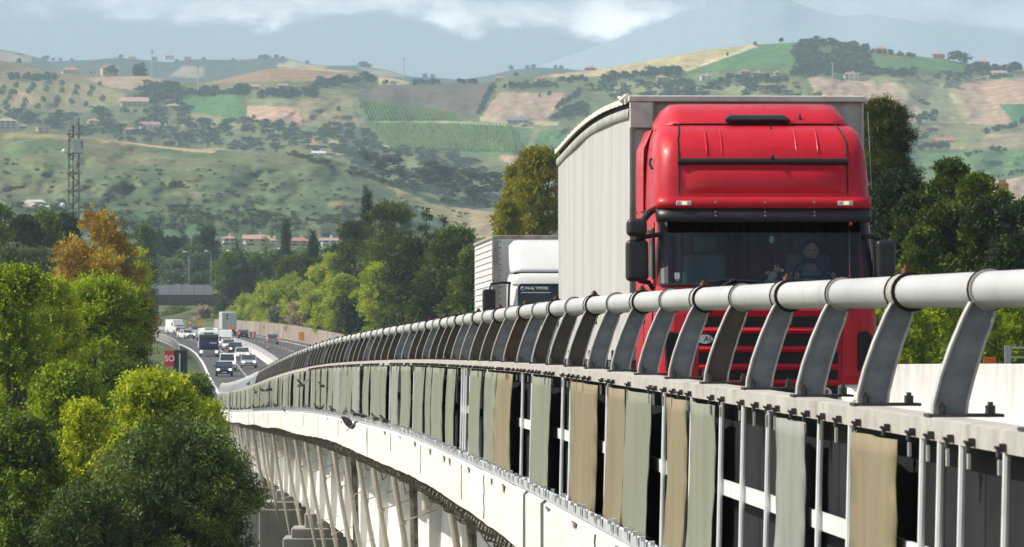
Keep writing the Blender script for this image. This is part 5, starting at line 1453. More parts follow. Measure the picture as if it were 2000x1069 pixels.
loc('shaded locust tree between the two brightest crowns', 235, 700, 1085, 95, 225, L_dkgreen, n=4600, nl=50)
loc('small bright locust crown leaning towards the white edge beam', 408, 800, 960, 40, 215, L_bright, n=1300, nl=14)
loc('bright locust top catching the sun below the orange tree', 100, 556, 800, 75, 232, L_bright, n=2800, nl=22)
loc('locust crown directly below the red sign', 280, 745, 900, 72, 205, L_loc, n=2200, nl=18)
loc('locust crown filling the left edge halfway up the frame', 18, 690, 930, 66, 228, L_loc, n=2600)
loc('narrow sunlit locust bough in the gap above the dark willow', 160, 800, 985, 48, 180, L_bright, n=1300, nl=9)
tree('willow_tree', 'big dark willow bush with silvery leaves against the white girder', 346, 848, 1125, 192, 152, 'willow', L_willow, 11000, nl=190, leaf=(.15,.04), per=9, twig=.5, gz=-23, up=.7, fit=.85, shell=.4, jitter=.45)
tree('willow_tree', 'lower willow bush spreading along the bottom edge left of the big willow', 175, 965, 1130, 125, 150, 'willow', L_willow, 4600, nl=90, leaf=(.15,.04), per=9, twig=.45, gz=-23, up=.7, fit=.85, shell=.4)
tree('shrub', 'yellow leaved shoots rising behind the dark willow bush', 213, 893, 985, 26, 160, 'round', L_yellow, 420, nl=6, leaf=(.13,.06), per=9, twig=.42, gz=-23, cat='shrub')
tree('shrub', 'dark bush at the far end of the railing beside the road', 386, 742, 850, 34, 330, 'round', L_dkgreen, 800, nl=8, leaf=(.22,.10), per=6, cat='shrub')
tree('shrub', 'small bright bush below the dark bush at the railing end', 405, 800, 860, 30, 300, 'bush', L_bright, 500, nl=6, leaf=(.22,.10), per=6, cat='shrub')
tree('poplar_tree', 'orange brown poplar tree with upright tufts in front of the mast', 192, 402, 700, 108, 340, 'spires', L_orange, 5600, nl=20, leaf=(.20,.12), per=7, twig=.42, up=.6, shell=.45)
tree('locust_tree', 'small yellow green tree peeping out right of the orange tree', 274, 492, 620, 22, 420, 'round', L_bright, 380, nl=6, leaf=(.25,.12), per=6)
# dark belt at left
DB = 'dark trees behind the orange tree'
for i, (px, top, hw, lb) in enumerate([(-12,408,52,'dark tree cut by the left edge behind the locusts'),(48,432,46,'dark round tree second from the left edge of the valley belt'),(88,420,44,'dark tree just left of the orange tree'),(128,425,36,'dark tree behind the mast foot and the orange tree')]):
    tree('broadleaf_tree', lb, px, top, 580, hw, 640+i*18, 'round', L_darkblue if i % 2 else L_dkgreen, 1500, nl=12, leaf=(.38,.22), per=6, group=DB)
for i, (px, lb) in enumerate([(15,'grey olive bush at the left edge below the dark trees'),(50,'grey olive bush between the dark belt and the locusts'),(82,'grey olive bush next to the orange tree')]):
    tree('olive_bush', lb, px, 492, 560, 28, 520, 'bush', L_olive, 500, nl=8, leaf=(.3,.13), per=6, cat='bush')
# valley trees round the village
VT = 'trees in the valley before the village'
vt = [(243,432,34,960,'cone',L_darkblue,'dark cedar standing right of the orange tree'),(282,452,24,980,'round',L_mid,'round tree between the dark cedar and the twin conifers'),
 (312,422,22,1010,'cone',L_darkblue,'bluish conifer with spread tiers above the white gatehouse'),(355,440,34,1000,'cone',L_darkblue,'broad dark conifer left of the first lamp post'),
 (392,432,30,1015,'cone',L_darkblue,'tall dark conifer beside the first village houses'),(408,452,22,1000,'round',L_darkblue,'dark round tree left of the first village house'),
 (330,470,34,940,'round',L_darkblue,'dark bushy tree behind the small red roofed gatehouse'),(463,458,7,1040,'cone',L_darkblue,'slim conifer in front of the pink village house'),
 (520,456,10,1040,'cone',L_mid,'thin conifer between two village houses'),(375,487,44,930,'round',L_mid,'green crown below the lamp posts on the left'),
 (450,502,40,935,'round',L_mid,'green crown under the middle lamp post'),(505,503,34,940,'round',L_mid,'green crown right of the middle lamp post'),
 (556,498,34,960,'round',L_darkblue,'dark crown below the village on the right'),(340,515,36,860,'bush',L_olive,'pale olive shrub above the overpass on the left'),
 (385,503,22,850,'bush',L_olive,'tall pale olive shrub behind the overpass'),(310,508,24,870,'bush',L_olive,'pale olive shrub at the end of the overpass'),
 (425,520,30,880,'round',L_mid,'green tree at the right end of the overpass'),(600,492,20,1020,'round',L_mid,'small green tree under the village roofs')]
for px, top, hw, d, kd, lm, lb in vt:
    if 300 < px < 450: d += 420
    elif px >= 450: d = 1150+px*.1
    tree('valley_tree', lb, px, top, 556 if 300 < px < 450 else (604 if px >= 450 else 640), hw, d, kd, lm, int(500+hw*40), gz=(float(at(px, 562, d).z) if 300 < px < 450 else None), nl=16 if kd != 'cone' else 12, leaf=(.6,.3) if kd != 'cone' else (.55,.2), per=6, group=VT, shell=.55)
tree('cedar_tree', 'big dark cedar with flat tiers beside the overpass', 470, 486, 622, 50, 1110, 'cone', L_darkblue, 1700, nl=10, leaf=(.6,.22), per=7, droop=.4)
tree('cypress_tree', 'slim dark cypress on the crest of the wood', 717, 370, 470, 9, 790, 'column', L_darkblue, 420, nl=10, leaf=(.32,.12), per=6, up=1.4)
tree('cypress_tree', 'slender cypress between the village houses', 559, 434, 500, 8, 1050, 'column', L_darkblue, 260, nl=8, leaf=(.4,.16), per=6, up=1.4)
tree('cypress_tree', 'short cypress in front of the last village house', 612, 456, 520, 9, 1000, 'column', L_darkblue, 260, nl=8, leaf=(.4,.16), per=6, up=1.4)
# wooded bank right of the road
WB = 'trees on the wooded bank beyond the railing'
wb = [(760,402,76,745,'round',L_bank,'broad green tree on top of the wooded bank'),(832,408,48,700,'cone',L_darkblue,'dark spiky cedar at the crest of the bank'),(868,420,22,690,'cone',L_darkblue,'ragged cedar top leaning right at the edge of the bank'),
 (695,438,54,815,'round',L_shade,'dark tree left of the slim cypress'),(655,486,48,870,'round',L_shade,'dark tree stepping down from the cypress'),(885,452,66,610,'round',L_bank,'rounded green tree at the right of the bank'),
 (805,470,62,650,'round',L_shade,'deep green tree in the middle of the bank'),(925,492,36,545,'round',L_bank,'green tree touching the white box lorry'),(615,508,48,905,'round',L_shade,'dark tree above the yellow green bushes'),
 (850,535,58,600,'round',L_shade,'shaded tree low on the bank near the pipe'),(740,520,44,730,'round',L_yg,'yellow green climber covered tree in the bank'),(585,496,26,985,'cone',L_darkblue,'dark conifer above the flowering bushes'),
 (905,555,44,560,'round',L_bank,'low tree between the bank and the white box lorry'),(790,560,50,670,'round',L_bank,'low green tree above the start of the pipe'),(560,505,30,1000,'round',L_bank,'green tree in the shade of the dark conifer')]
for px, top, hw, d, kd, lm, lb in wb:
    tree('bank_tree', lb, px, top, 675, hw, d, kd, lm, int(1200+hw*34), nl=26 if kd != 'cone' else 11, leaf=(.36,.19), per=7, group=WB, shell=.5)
YB = 'yellow green bushes along the retaining wall'
yb = [(452,612,24,1105,'small yellow green bush left of the white trailer'),(488,580,32,1045,'yellow green bush above the white trailer'),(522,556,36,1010,'arching yellow green bush right of the white trailer'),(562,540,38,960,'tall arching yellow green bush in the middle of the row'),
 (605,560,30,900,'yellow green bush between the flowering oleanders'),(632,524,36,860,'highest yellow green bush of the row'),(668,545,32,790,'yellow green bush above the orange sign'),(705,575,26,745,'last yellow green bush before the railing'),(470,600,26,1075,'low yellow green bush hugging the top of the white trailer'),(505,578,28,1025,'yellow green bush on the slope above the pale oleander'),(543,560,30,985,'yellow green bush stepping up behind the white oleander'),(585,556,30,930,'yellow green bush just right of the tall arching one'),(650,556,28,825,'yellow green bush left of the orange sign'),(638,598,28,815,'lower yellow green bush at the top edge of the wall'),(655,500,24,850,'yellow green bush climbing highest into the dark trees')]
for px, top, hw, d, lb in yb:
    tree('arching_bush', lb, px, top, 650, hw*1.2, d, 'bush', L_yg, int(700+hw*26), nl=12, leaf=(.42,.2), per=7, cat='bush', group=YB, up=.2, droop=.3)
tree('bush', 'dark grey green bush standing over the end of the wall', 683, 590, 655, 34, 735, 'round', L_darkblue, 700, nl=8, leaf=(.34,.17), per=6, cat='bush')
for px, top, hw, d, lb in [(578,598,22,895,'white flowering oleander above the pinkish wall'),(540,605,20,945,'pale flowering oleander right of the white trailer'),(603,604,13,870,'pink flowering oleander in the middle of the wall'),(397,602,22,1200,'pink flowering oleander under the overpass'),(452,606,16,1090,'pale oleander behind the roof of the white trailer')]:
    tree('oleander', lb, px, top, 652, hw, d, 'bush', L_flower, 520, nl=8, leaf=(.36,.22), per=6, cat='bush', group='flowering oleanders')
# under the overpass and along the far verge
for px, top, hw, d, lb in [(345,600,40,1320,'dark undergrowth filling the overpass opening on the left'),(410,604,34,1330,'dark undergrowth at the right pier of the overpass'),(438,590,24,1180,'dark bush beside the green board')]:
    tree('bush', lb, px, top, 660, hw, d, 'bush', L_dkgreen, 800, nl=9, leaf=(.6,.3), per=6, cat='bush')
# behind the trailer and at the right
tree('poplar_tree', 'tall olive yellow tree standing behind the grey trailer', 1052, 296, 560, 62, 445, 'round', L_poplar, 4200, nl=22, leaf=(.24,.13), per=7, up=.5)
tree('poplar_tree', 'lower olive yellow tree beside the white box lorry', 992, 398, 560, 34, 440, 'round', L_poplar, 1500, nl=11, leaf=(.24,.13), per=7, up=.6)
tree('poplar_tree', 'olive yellow tree top between the two others behind the trailer', 1008, 330, 470, 30, 450, 'round', L_poplar, 1300, nl=10, leaf=(.24,.13), per=7, up=.6)
tree('pine_tree', 'dark rounded pine with sunlit tips right of the red cab', 1722, 203, 600, 92, 245, 'round', L_pine, 15000, nl=80, leaf=(.17,.028), per=10, twig=.28, up=.55, shell=.45)
RC = 'dark trees right of the red lorry'
rc = [(1795,385,78,230,'round',L_shade,'dark tree under the rounded pine'),(1862,318,52,238,'round',L_bank,'leafy tree with a pointed bright top'),(1905,372,40,232,'round',L_bank,'leafy tree right of the pointed bright top'),(1815,366,54,240,'round',L_bank,'yellowish crown between the pine and the pointed top'),(1985,388,56,228,'cone',L_shade,'dark conifer at the right edge'),
 (1935,392,70,222,'round',L_shade,'dark tree in front of the tan field'),(1850,405,84,224,'round',L_shade,'dark tree in the middle of the right hand belt'),(1985,410,70,218,'round',L_darkblue,'dark low tree above the white pipe at the right'),(1752,345,76,238,'round',L_darkblue,'dark tree behind the right mirror of the cab'),(2040,378,60,225,'round',L_shade,'dark tree cut by the right edge'),(1955,382,26,226,'round',L_bank,'slim leafy tree in front of the yellowish masonry stack'),(1908,350,54,230,'round',L_bank,'low leafy tree under the bright pointed top'),(1800,455,44,214,'round',L_bank,'leafy tree behind the right mirror, nearer than the dark ones')]
for px, top, hw, d, kd, lm, lb in rc:
    tree('broadleaf_tree', lb, px, top, 700, hw, d, kd, lm, int(2400+hw*40), nl=20 if kd == 'round' else 12, leaf=(.16,.085), per=8, twig=.34, group=RC, up=.5, shell=.45)
hb = [(1700,610,40,'yellow green hedge shrub half hidden by the red cab'),(1765,590,46,'yellow green hedge shrub seen between the first two posts'),(1835,585,46,'yellow green hedge shrub in the middle of the hedge'),(1905,590,46,'yellow green hedge shrub above the orange reflector'),(1975,588,46,'yellow green hedge shrub behind the gate frame'),(2035,590,40,'yellow green hedge shrub at the right edge')]
for px, top, hw, lb in hb:
    tree('hedge_shrub', lb, px, top, 860, hw, 206, 'round', L_hedge, 3000, nl=20, leaf=(.13,.07), per=8, twig=.26, cat='shrub', group='yellow green hedge shrubs behind the median wall', shell=.5)

# ---------- trees on the hills ----------
def hill_proto(kind, seed, lm=L_hill, n=90):
    g = np.random.default_rng(seed)
    lob = lobes_for(kind, .5 if kind != 'column' else .2, 1., 8, g)
    q, a = leaves(lob, n, 5, (.17,.11), .22, seed, .3, .45)
    o = raw_mesh('hill_tree', q, 4, lm, None, a)
    return o
HP_ = [hill_proto('round', 1), hill_proto('bush', 2), hill_proto('round', 3), hill_proto('column', 4), hill_proto('bush', 5)]
OL_ = hill_proto('round', 9, L_olive)
used = set()
def put(hill, px, py, hpx, k, label, group, wide=1.3, cat='tree', name='hill_tree', pr=None):
    src = pr or HP_[k]
    if src.name in used:
        o = src.copy(); COL.objects.link(o)
    else:
        o = src; used.add(src.name)
    p = hill.pt(px, py); s = hpx*p.y/F
    o.location = p - Vector((0,0,s*.06)); o.scale = (s*wide, s*wide, s); o.rotation_euler = (0,0,random.random()*6.3)
    o.name = name; tag(o, label, cat, group)
    return o
ol = [(10,440),(100,570),(110,520),(160,450),(140,520),(70,670),(60,620),(280,510),(250,600),(230,650),(300,480),(320,450),(480,420),(455,490),(610,430),(600,500),(420,590),(370,660),(550,600),(540,650),(570,580),(750,470),(740,520),(700,610),(900,480),(880,530),(1000,580),(845,640),(30,480),(20,520)]
for x, y in ol:
    put(hillB, x/5, 80+y/5+4, 13, 0, 'small grey green olive tree throwing a shadow on the pale grove slope', 'olive trees of the sloping grove', 1.05, 'olive tree', 'olive_tree', OL_)
belts = [(hillB,20,157,110,158,9,13,'dark tree of the short belt above the olive grove'),(hillB,285,186,345,180,7,17,'tree round the small white house left of the green meadow'),
 (hillB,335,190,480,186,14,17,'tree of the long belt above the green meadow'),(hillB,505,191,620,190,12,17,'dense tree of the belt above the tan square field'),(hillB,612,174,735,160,13,18,'tree of the dark belt under the reddish knoll'),
 (hillB,745,165,775,165,4,7,'low bush beside the lamp pole on the ridge'),(hillB,806,165,860,165,8,10,'tree of the clipped row on the ridge left of the brown field corner'),(hillB,890,164,932,164,6,11,'tree of the second clump on the central ridge'),
 (hillB,966,168,934,226,12,11,'tree of the hedge running down between brown and tan fields'),(hillB,985,174,1085,172,12,13,'tree round the central ridge farmhouses'),(hillB,1095,162,1150,160,6,12,'tree of the clump below the wheat strip'),
 (hillB,1175,158,1245,156,9,16,'tree of the belt left of the wheat slope foot'),(hillB,1255,152,1330,150,9,20,'tall tree of the belt under the wheat slope'),(hillB,1085,216,1135,184,9,11,'tree along the right edge of the tan field'),(hillB,1075,238,1150,214,8,16,'tree left of the trailer roof'),
 (hillB,1400,166,1540,162,12,16,'tree round the twin red roofed houses'),(hillB,1545,148,1700,146,15,22,'tree of the dense row below the green summit'),(hillB,1700,148,1790,150,9,15,'tree of the row continuing right of the summit wood'),
 (hillB,1560,86,1695,102,14,15,'tree of the wood crowning the right hand summit'),(hillB,1700,104,1790,114,9,9,'small tree of the ridge garden'),(hillB,1888,142,1996,140,11,16,'tree round the houses at the right end of the ridge'),
 (hillB,1790,294,1855,288,8,13,'tree in front of the long pink house'),(hillB,1782,344,1920,297,15,8,'bush of the hedge crossing the right hand green fields'),(hillB,1918,357,2000,336,9,8,'bush of the hedge above the tan field at the right'),
 (hillB,1790,240,1830,228,5,14,'tree by the foot of the pale striped slope'),(hillB,1925,262,2000,244,8,11,'grey tree of the orchard at the right'),(hillB,1936,298,1964,297,4,10,'dark tree of the small clump at the right'),
 (hillB,320,284,372,290,6,8,'bush along the lane above the near slope')]
for hl_, x0, y0, x1, y1, n, h, lb in belts:
    for i in range(n):
        t_ = (i+random.uniform(.1,.9))/n
        put(hl_, x0+(x1-x0)*t_, y0+(y1-y0)*t_+random.uniform(-1.5,1.5), h*random.uniform(.7,1.25), random.choice([0,1,2,4]), lb, lb.replace('tree of', 'trees of').replace('tree ', 'trees ', 1) if not lb.startswith('bush') else lb.replace('bush', 'bushes', 1))
for x, y, h, k, lb in [(268,148,21,3,'left of the two dark cypresses beside the hilltop villa'),(278,148,23,3,'right of the two dark cypresses beside the hilltop villa'),(219,146,18,2,'dark tree in front of the hilltop villa'),(37,124,9,1,'lone dark bush on the brown upper left slope'),(546,250,17,0,'big round tree at the lower edge of the tan square field'),
  (496,233,8,1,'small bush at the corner of the tan square field'),(662,217,9,1,'lone bush on the dry grazing slope'),(573,252,13,1,'pale tree beside the big round tree'),(1073,187,9,1,'bush standing in the tan field by the trailer'),(1054,189,5,1,'low bush in the tan field by the trailer'),
  (1475,89,7,0,'small tree where the wheat slope meets the green field'),(1526,83,9,0,'lone flat tree on the summit skyline'),(1421,109,6,3,'lone sapling on the border of wheat and green'),(1866,122,22,2,'umbrella pine standing alone on the right hand skyline'),(1884,124,20,0,'dark round tree beside the umbrella pine'),
  (998,137,9,0,'lone tree on the blue ridge above the farmhouses'),(1008,150,8,2,'dark clump above the central farmhouse'),(1020,176,9,0,'lone tree under the central farmhouse'),(195,167,7,1,'dark bush at the upper corner of the grove')]:
    put(hillB if not (x == 998) else hillC, x, y, h, k, lb, None)

for i, (x, y, h) in enumerate([(85,117,7),(92,116,8),(104,118,6),(118,118,6),(140,118,5),(236,113,7),(300,117,5),(345,121,6),(398,117,6),(455,117,5),(508,114,7),(516,114,8),(524,114,7),(540,114,8),(552,115,6),(600,124,6),(705,129,9),(712,130,10),(720,132,9),(1030,134,7),(1042,133,8),(1085,133,6),(1096,134,7),(845,152,8),(830,151,8)]):
    put(hillC, x, y+1, h, 0, 'small tree on the skyline of the blue far ridge', 'trees on the blue far ridge', 1.6)
def scatter(name, hill, items, lm, kind, cat, quads=26, leaf=(.34,.22)):
    """many small crowns in one mesh (uncountable cover)"""
    Q = []; A = []
    g = np.random.default_rng(len(items))
    protos_ = []
    for s in range(5):
        lob = lobes_for('bush' if s % 2 else 'round', .55, 1., 5, np.random.default_rng(100+s))
        protos_.append(leaves(lob, quads, 3, leaf, .25, 200+s, .3, .5))
    for (px, py, h) in items:
        p = hill.pt(px, py); s = h*p.y/F
        q, a = protos_[g.integers(5)]
        th = g.uniform(0, 6.28); c, sn = math.cos(th), math.sin(th)
        r = np.stack([q[:, 0]*c - q[:, 1]*sn, q[:, 0]*sn + q[:, 1]*c, q[:, 2]], -1)*np.array([s*g.uniform(1.4,2.8), s*1.6, s*.92])
        Q.append(r + np.array(p)); A.append(np.clip(a + g.uniform(-.25,.25), 0, 1))
    o = raw_mesh(name, np.concatenate(Q), 4, lm, None, np.concatenate(A))
    tag(o, kind, cat, kind='stuff'); return o
def fill(poly, n, h, seed):
    g = np.random.default_rng(seed); P_ = np.array(poly, float); lo, hi_ = P_.min(0), P_.max(0); out = []
    while len(out) < n:
        c = lo + (hi_-lo)*g.random((400, 2)); keep = inpoly(c[:, 0], c[:, 1], poly)
        dens = fbm(c[:, 0]*.03, c[:, 1]*.07, 3, seed); keep &= dens > .38
        for p in c[keep]: out.append((p[0], p[1], h*g.uniform(.55, 1.35)))
    return out[:n]
it = fill([(100,222),(370,214),(385,285),(185,276),(100,250)], 170, 9, 3) + fill([(285,168),(345,176),(350,210),(270,205)], 40, 11, 4) + fill([(390,228),(560,248),(645,292),(620,306),(395,288)], 120, 9, 5) \
   + fill([(590,248),(705,248),(745,290),(880,305),(968,335),(978,415),(900,405),(700,330)], 430, 9, 6) + fill([(1555,86),(1695,100),(1690,142),(1560,148)], 100, 12, 7) + fill([(1120,186),(1180,164),(1560,168),(1560,186),(1200,200),(1100,240)], 120, 10, 8) \
   + fill([(1700,232),(1800,205),(1840,250),(1790,300),(1700,300)], 40, 9, 9) + fill([(0,220),(100,225),(110,250),(0,240)], 25, 9, 10) + fill([(1760,150),(1900,140),(1990,150),(1900,162)], 30, 6, 12)
scatter('woodland', hillB, it, L_hill, 'bluish green scrub and copses between the hill fields', 'woodland')
it = fill([(-20,330),(300,330),(700,370),(960,430),(980,470),(700,470),(400,470),(-20,420)], 260, 5, 13) + fill([(-20,300),(400,310),(700,360),(700,400),(-20,360)], 60, 4, 14) + fill([(700,300),(990,350),(990,410),(880,405),(760,365)], 150, 10, 15) + fill([(-20,395),(700,425),(980,470),(700,456),(250,448),(-20,450)], 200, 10, 16) \
   + fill([(560,296),(800,365),(790,372),(560,304)], 60, 7, 17)
scatter('scrub', hillA, it, L_scrub, 'low scrub dotted over the near green hillside', 'scrub')
it = fill([(-50,462),(230,458),(380,500),(690,500),(700,466),(980,480),(1200,520),(1200,600),(-50,600)], 420, 13, 18) + fill([(180,502),(760,502),(760,640),(180,640)], 320, 15, 19)
scatter('valley_wood', hillA, it, L_mid, 'green tree cover along the foot of the hillside', 'woodland', 30)
# vineyard rows
def rows(poly_l, poly_r, n, seed, bot=False):
    Q = []; g = np.random.default_rng(seed)
    (ax, ay), (bx_, by) = poly_l; (cx_, cy), (dx_, dy) = poly_r       # top edge a->b, bottom edge c->d
    for i in range(n):
        t = (i+.5)/n
        x0, y0 = ax+(bx_-ax)*t, ay+(by-ay)*t; x1, y1 = cx_+(dx_-cx_)*t, cy+(dy-cy)*t
        k = 26; pts = [hillB.pt(x0+(x1-x0)*j/k, y0+(y1-y0)*j/k) for j in range(k+1)]
        for j in range(k):
            if g.random() < .06: continue
            a, b = pts[j], pts[j+1]; h = g.uniform(1.3, 2.1); w_ = .28
            v = Vector((w_, 0, 0))
            Q += [a-v, b-v, b-v*.4+Vector((0,0,h)), a-v*.4+Vector((0,0,h)), a+v, b+v, b+v*.4+Vector((0,0,h)), a+v*.4+Vector((0,0,h)), a-v*.4+Vector((0,0,h)), b-v*.4+Vector((0,0,h)), b+v*.4+Vector((0,0,h)), a+v*.4+Vector((0,0,h))]
    return Q
Q = rows([(701,196),(884,221)], [(716,236),(900,236)], 27, 1) + rows([(716,240),(1000,246)], [(760,290),(1030,300)], 40, 2) + rows([(340,188),(470,186)], [(352,214),(480,228)], 20, 3)[:0]
o = raw_mesh('vineyard', np.array([tuple(q) for q in Q]), 4, L_mid, None, np.random.default_rng(3).random(len(Q)//4)*.5+.3)
tag(o, 'green vineyard planted in straight rows down the middle hill', 'vineyard', kind='stuff')
Q = rows([(280,224),(374,222)], [(262,240),(350,238)], 12, 4)
for hp in HP_ + [OL_]:
    if hp.name in ('hill_tree',) and 'label' not in hp: pass
for hp in HP_ + [OL_]:
    if 'label' not in hp: bpy.data.objects.remove(hp)
# ---------- houses ----------
M_tile = mat('terracotta_tiles', (.33,.16,.105), .85, col2=(.44,.24,.17), scale=1.5, stretch=(1,1,1))
M_tile2 = mat('faded_pink_tiles', (.40,.24,.18), .85, col2=(.50,.33,.26), scale=1.5)
M_win = mat('dark_window', (.03,.035,.04), .25, col2=(.06,.065,.07), scale=1)
M_shut = mat('brown_shutter', (.10,.06,.04), .7)
WALLS = {}
def wallm(nm, c):
    if nm not in WALLS: WALLS[nm] = mat(nm, tuple(x*.92 for x in c), .85, col2=c, scale=.4, dirt=tuple(x*.6 for x in c), dscale=.5, damount=.4)
    return WALLS[nm]
WC = {'cream': (.62,.52,.36), 'white': (.72,.70,.66), 'pink': (.58,.36,.28), 'salmon': (.60,.33,.22), 'ochre': (.60,.44,.18), 'grey': (.40,.39,.38), 'brick': (.40,.22,.16), 'rose': (.50,.30,.27), 'tan': (.50,.40,.28)}
def house(label, hill, px, py, wpx, hpx, wall='cream', roof='hip', rmat=None, yawd=15, storeys=2, depth=.7, d=None, name='house', cat='house', rh=.32, chim=True, flat_over=.4):
    p = hill.pt(px, py) if d is None else at(px, py, d)
    u = p.y/F*(.84 if hill is hillB else 1); W = wpx*u; H = hpx*u; Dp = W*depth
    t = thing(name, label, cat, p - Vector((0,0,.5)), R(yawd), None)
    wm = wallm(wall+'_plaster', WC[wall]); rm = rmat or M_tile
    MB().box(-W/2, W/2, -Dp/2, Dp/2, -3, H).build('wall', wm, t)
    o = W*.04 + .3; rz0 = H+.003
    m_ = MB(); hh = W*rh*.55 if roof != 'flat' else .35
    if roof == 'hip':
        k = Dp*.42
        m_.add([(-W/2-o,-Dp/2-o,rz0),(W/2+o,-Dp/2-o,rz0),(W/2+o,Dp/2+o,rz0),(-W/2-o,Dp/2+o,rz0),(-W/2+k,0,rz0+hh),(W/2-k,0,rz0+hh)], [(0,1,5,4),(2,3,4,5),(1,2,5),(3,0,4),(3,2,1,0)])
    elif roof == 'gable':
        m_.add([(-W/2-o,-Dp/2-o,rz0),(W/2+o,-Dp/2-o,rz0),(W/2+o,Dp/2+o,rz0),(-W/2-o,Dp/2+o,rz0),(-W/2-o,0,rz0+hh),(W/2+o,0,rz0+hh)], [(0,1,5,4),(2,3,4,5),(1,2,5),(3,0,4),(3,2,1,0)])
    else: m_.box(-W/2-o*flat_over, W/2+o*flat_over, -Dp/2-o*flat_over, Dp/2+o*flat_over, rz0, rz0+hh)
    rf = m_.build('roof', rm, t)
    if chim and roof != 'flat': MB().box(W*.15, W*.15+.8, .2, 1., rz0, rz0+hh+1.).build('chimney', wm, rf)
    n = max(2, int(W/3.4)); fh = H/storeys
    first = None
    for s in range(storeys):
        for i in range(n):
            cx_ = -W/2 + W*(i+.5)/n; z0 = fh*(s+.35)
            if first is None:
                first = MB().box(-.55,.55,-.05,.04,0,min(1.5, fh*.45)).build('window', M_win, t); wq = first
                
                for xa, xb in ((-.95,-.56), (.56,.95)): MB().box(xa,xb,-.07,.03,0,min(1.5, fh*.45)).build('shutter', M_shut, first)
            else:
                wq = first.copy(); COL.objects.link(wq); wq.parent = t
            wq.location = (cx_, -Dp/2-.005, z0)
    for s in range(storeys):
        wq = first.copy(); COL.objects.link(wq); wq.parent = t; wq.location = (-W/2-.005, 0, fh*(s+.35)); wq.rotation_euler = (0,0,R(-90))
    return t
H_ = house
H_('pink tiled village house left of the slim conifer', hillA, 446, 478, 24, 15, 'cream', 'hip', M_tile2, 20)
H_('cream village house with the widest pink roof', hillA, 500, 479, 46, 15, 'cream', 'gable', M_tile2, 10)
H_('white village house wing beside the widest pink roof', hillA, 530, 478, 20, 11, 'white', 'hip', M_tile2, -10)
H_('long low village house with terracotta roof right of the slender cypress', hillA, 583, 478, 40, 10, 'pink', 'hip', M_tile, 12)
H_('last village house at the right with pale pink roof', hillA, 642, 479, 30, 12, 'white', 'gable', M_tile2, 15)
H_('village house half hidden behind the short cypress', hillA, 614, 478, 14, 10, 'cream', 'hip', M_tile2, 5)
H_('terracotta roofed house among dark conifers left of the village', hillA, 329, 478, 22, 11, 'white', 'hip', M_tile, 25)
H_('small roof showing between the dark conifers left of the village', hillA, 395, 474, 20, 8, 'rose', 'hip', M_tile, 0)
H_('tall white gatehouse with pink roof near the overpass', hillA, 291, 540, 15, 27, 'white', 'hip', M_tile2, 18, 3, d=1230)
H_('grey block with white balcony bands at the left edge', hillB, 14, 252, 40, 20, 'grey', 'hip', M_tile2, 12, 3)
H_('salmon house at the left above the near slope', hillB, 84, 260, 30, 15, 'salmon', 'flat', M_tile2, 20)
H_('small pinkish house between the grey block and the salmon house', hillB, 46, 253, 14, 10, 'rose', 'gable', M_tile2, 5, 1)
H_('ochre yellow house above the mast top', hillB, 182, 244, 26, 11, 'ochre', 'hip', M_tile2, 20)
H_('rose house with a red hip roof below the olive rows', hillB, 255, 262, 30, 12, 'rose', 'hip', M_tile, 10)
H_('long white house with a red roof below the olive rows', hillB, 292, 252, 42, 11, 'white', 'gable', M_tile, 14)
H_('white annexe at the right end of the long white house', hillB, 320, 253, 18, 9, 'white', 'hip', M_tile2, -12)
H_('long tan farmhouse under the hilltop field', hillB, 262, 207, 60, 11, 'tan', 'gable', M_tile2, 8)
H_('low orange roofed barn right of the tan farmhouse', hillB, 338, 211, 30, 6, 'grey', 'hip', M_tile2, 25, 1)
H_('white terraced villa with low red roof on the upper left ridge', hillB, 138, 143, 40, 8, 'cream', 'hip', M_tile, 12)
H_('tall cream villa with red roof on the upper left ridge', hillB, 213, 145, 36, 16, 'cream', 'hip', M_tile, 16)
H_('white outbuilding left of the tall cream villa', hillB, 182, 145, 18, 8, 'white', 'flat', M_tile2, 0, 1)
H_('small white house hidden by trees left of the green meadow', hillB, 308, 180, 22, 10, 'white', 'hip', M_tile2, 15)
H_('long pink roofed farm behind the belt above the green meadow', hillB, 495, 175, 26, 8, 'rose', 'gable', M_tile2, 6, 1)
H_('low pink roof above the dense tree belt', hillB, 552, 170, 22, 5, 'rose', 'gable', M_tile2, 8, 1)
H_('grey house with grey roof on the lane above the near slope', hillB, 474, 291, 24, 8, 'grey', 'hip', wallm('grey_plaster', WC['grey']), 10)
H_('cream shed beside the grey house', hillB, 511, 293, 11, 9, 'cream', 'flat', M_tile2, 10, 1)
H_('white farm building with bright red roof end by the vineyard scrub', hillB, 622, 303, 28, 6, 'white', 'gable', wallm('white_plaster', WC['white']), 10, 1)
H_('red roofed annexe of the white farm building', hillB, 644, 303, 14, 6, 'brick', 'gable', M_tile, 10, 1)
H_('white rock faced shed in the scrub below the vineyard', hillB, 716, 318, 18, 8, 'white', 'hip', wallm('white_plaster', WC['white']), -8, 1)
H_('long grey barn with a flat roof under the tan field', hillB, 1010, 240, 46, 7, 'grey', 'gable', wallm('slate_roof', (.2,.2,.24)), 4, 1)
H_('brick house on the central ridge above the tan field', hillB, 1000, 172, 22, 10, 'rose', 'hip', M_tile2, 8)
H_('salmon house on the central ridge in front of the wheat strip', hillB, 1056, 160, 24, 9, 'salmon', 'hip', M_tile, 12)
H_('cream house at the left end of the central ridge hamlet', hillB, 974, 158, 14, 9, 'tan', 'gable', M_tile2, -5)
H_('red roof peeping over the wheat skyline', hillB, 1153, 136, 26, 4, 'brick', 'hip', M_tile, 5, 1)
H_('pinkish house right of the trees under the wheat slope', hillB, 1292, 158, 24, 9, 'rose', 'hip', M_tile2, 12)
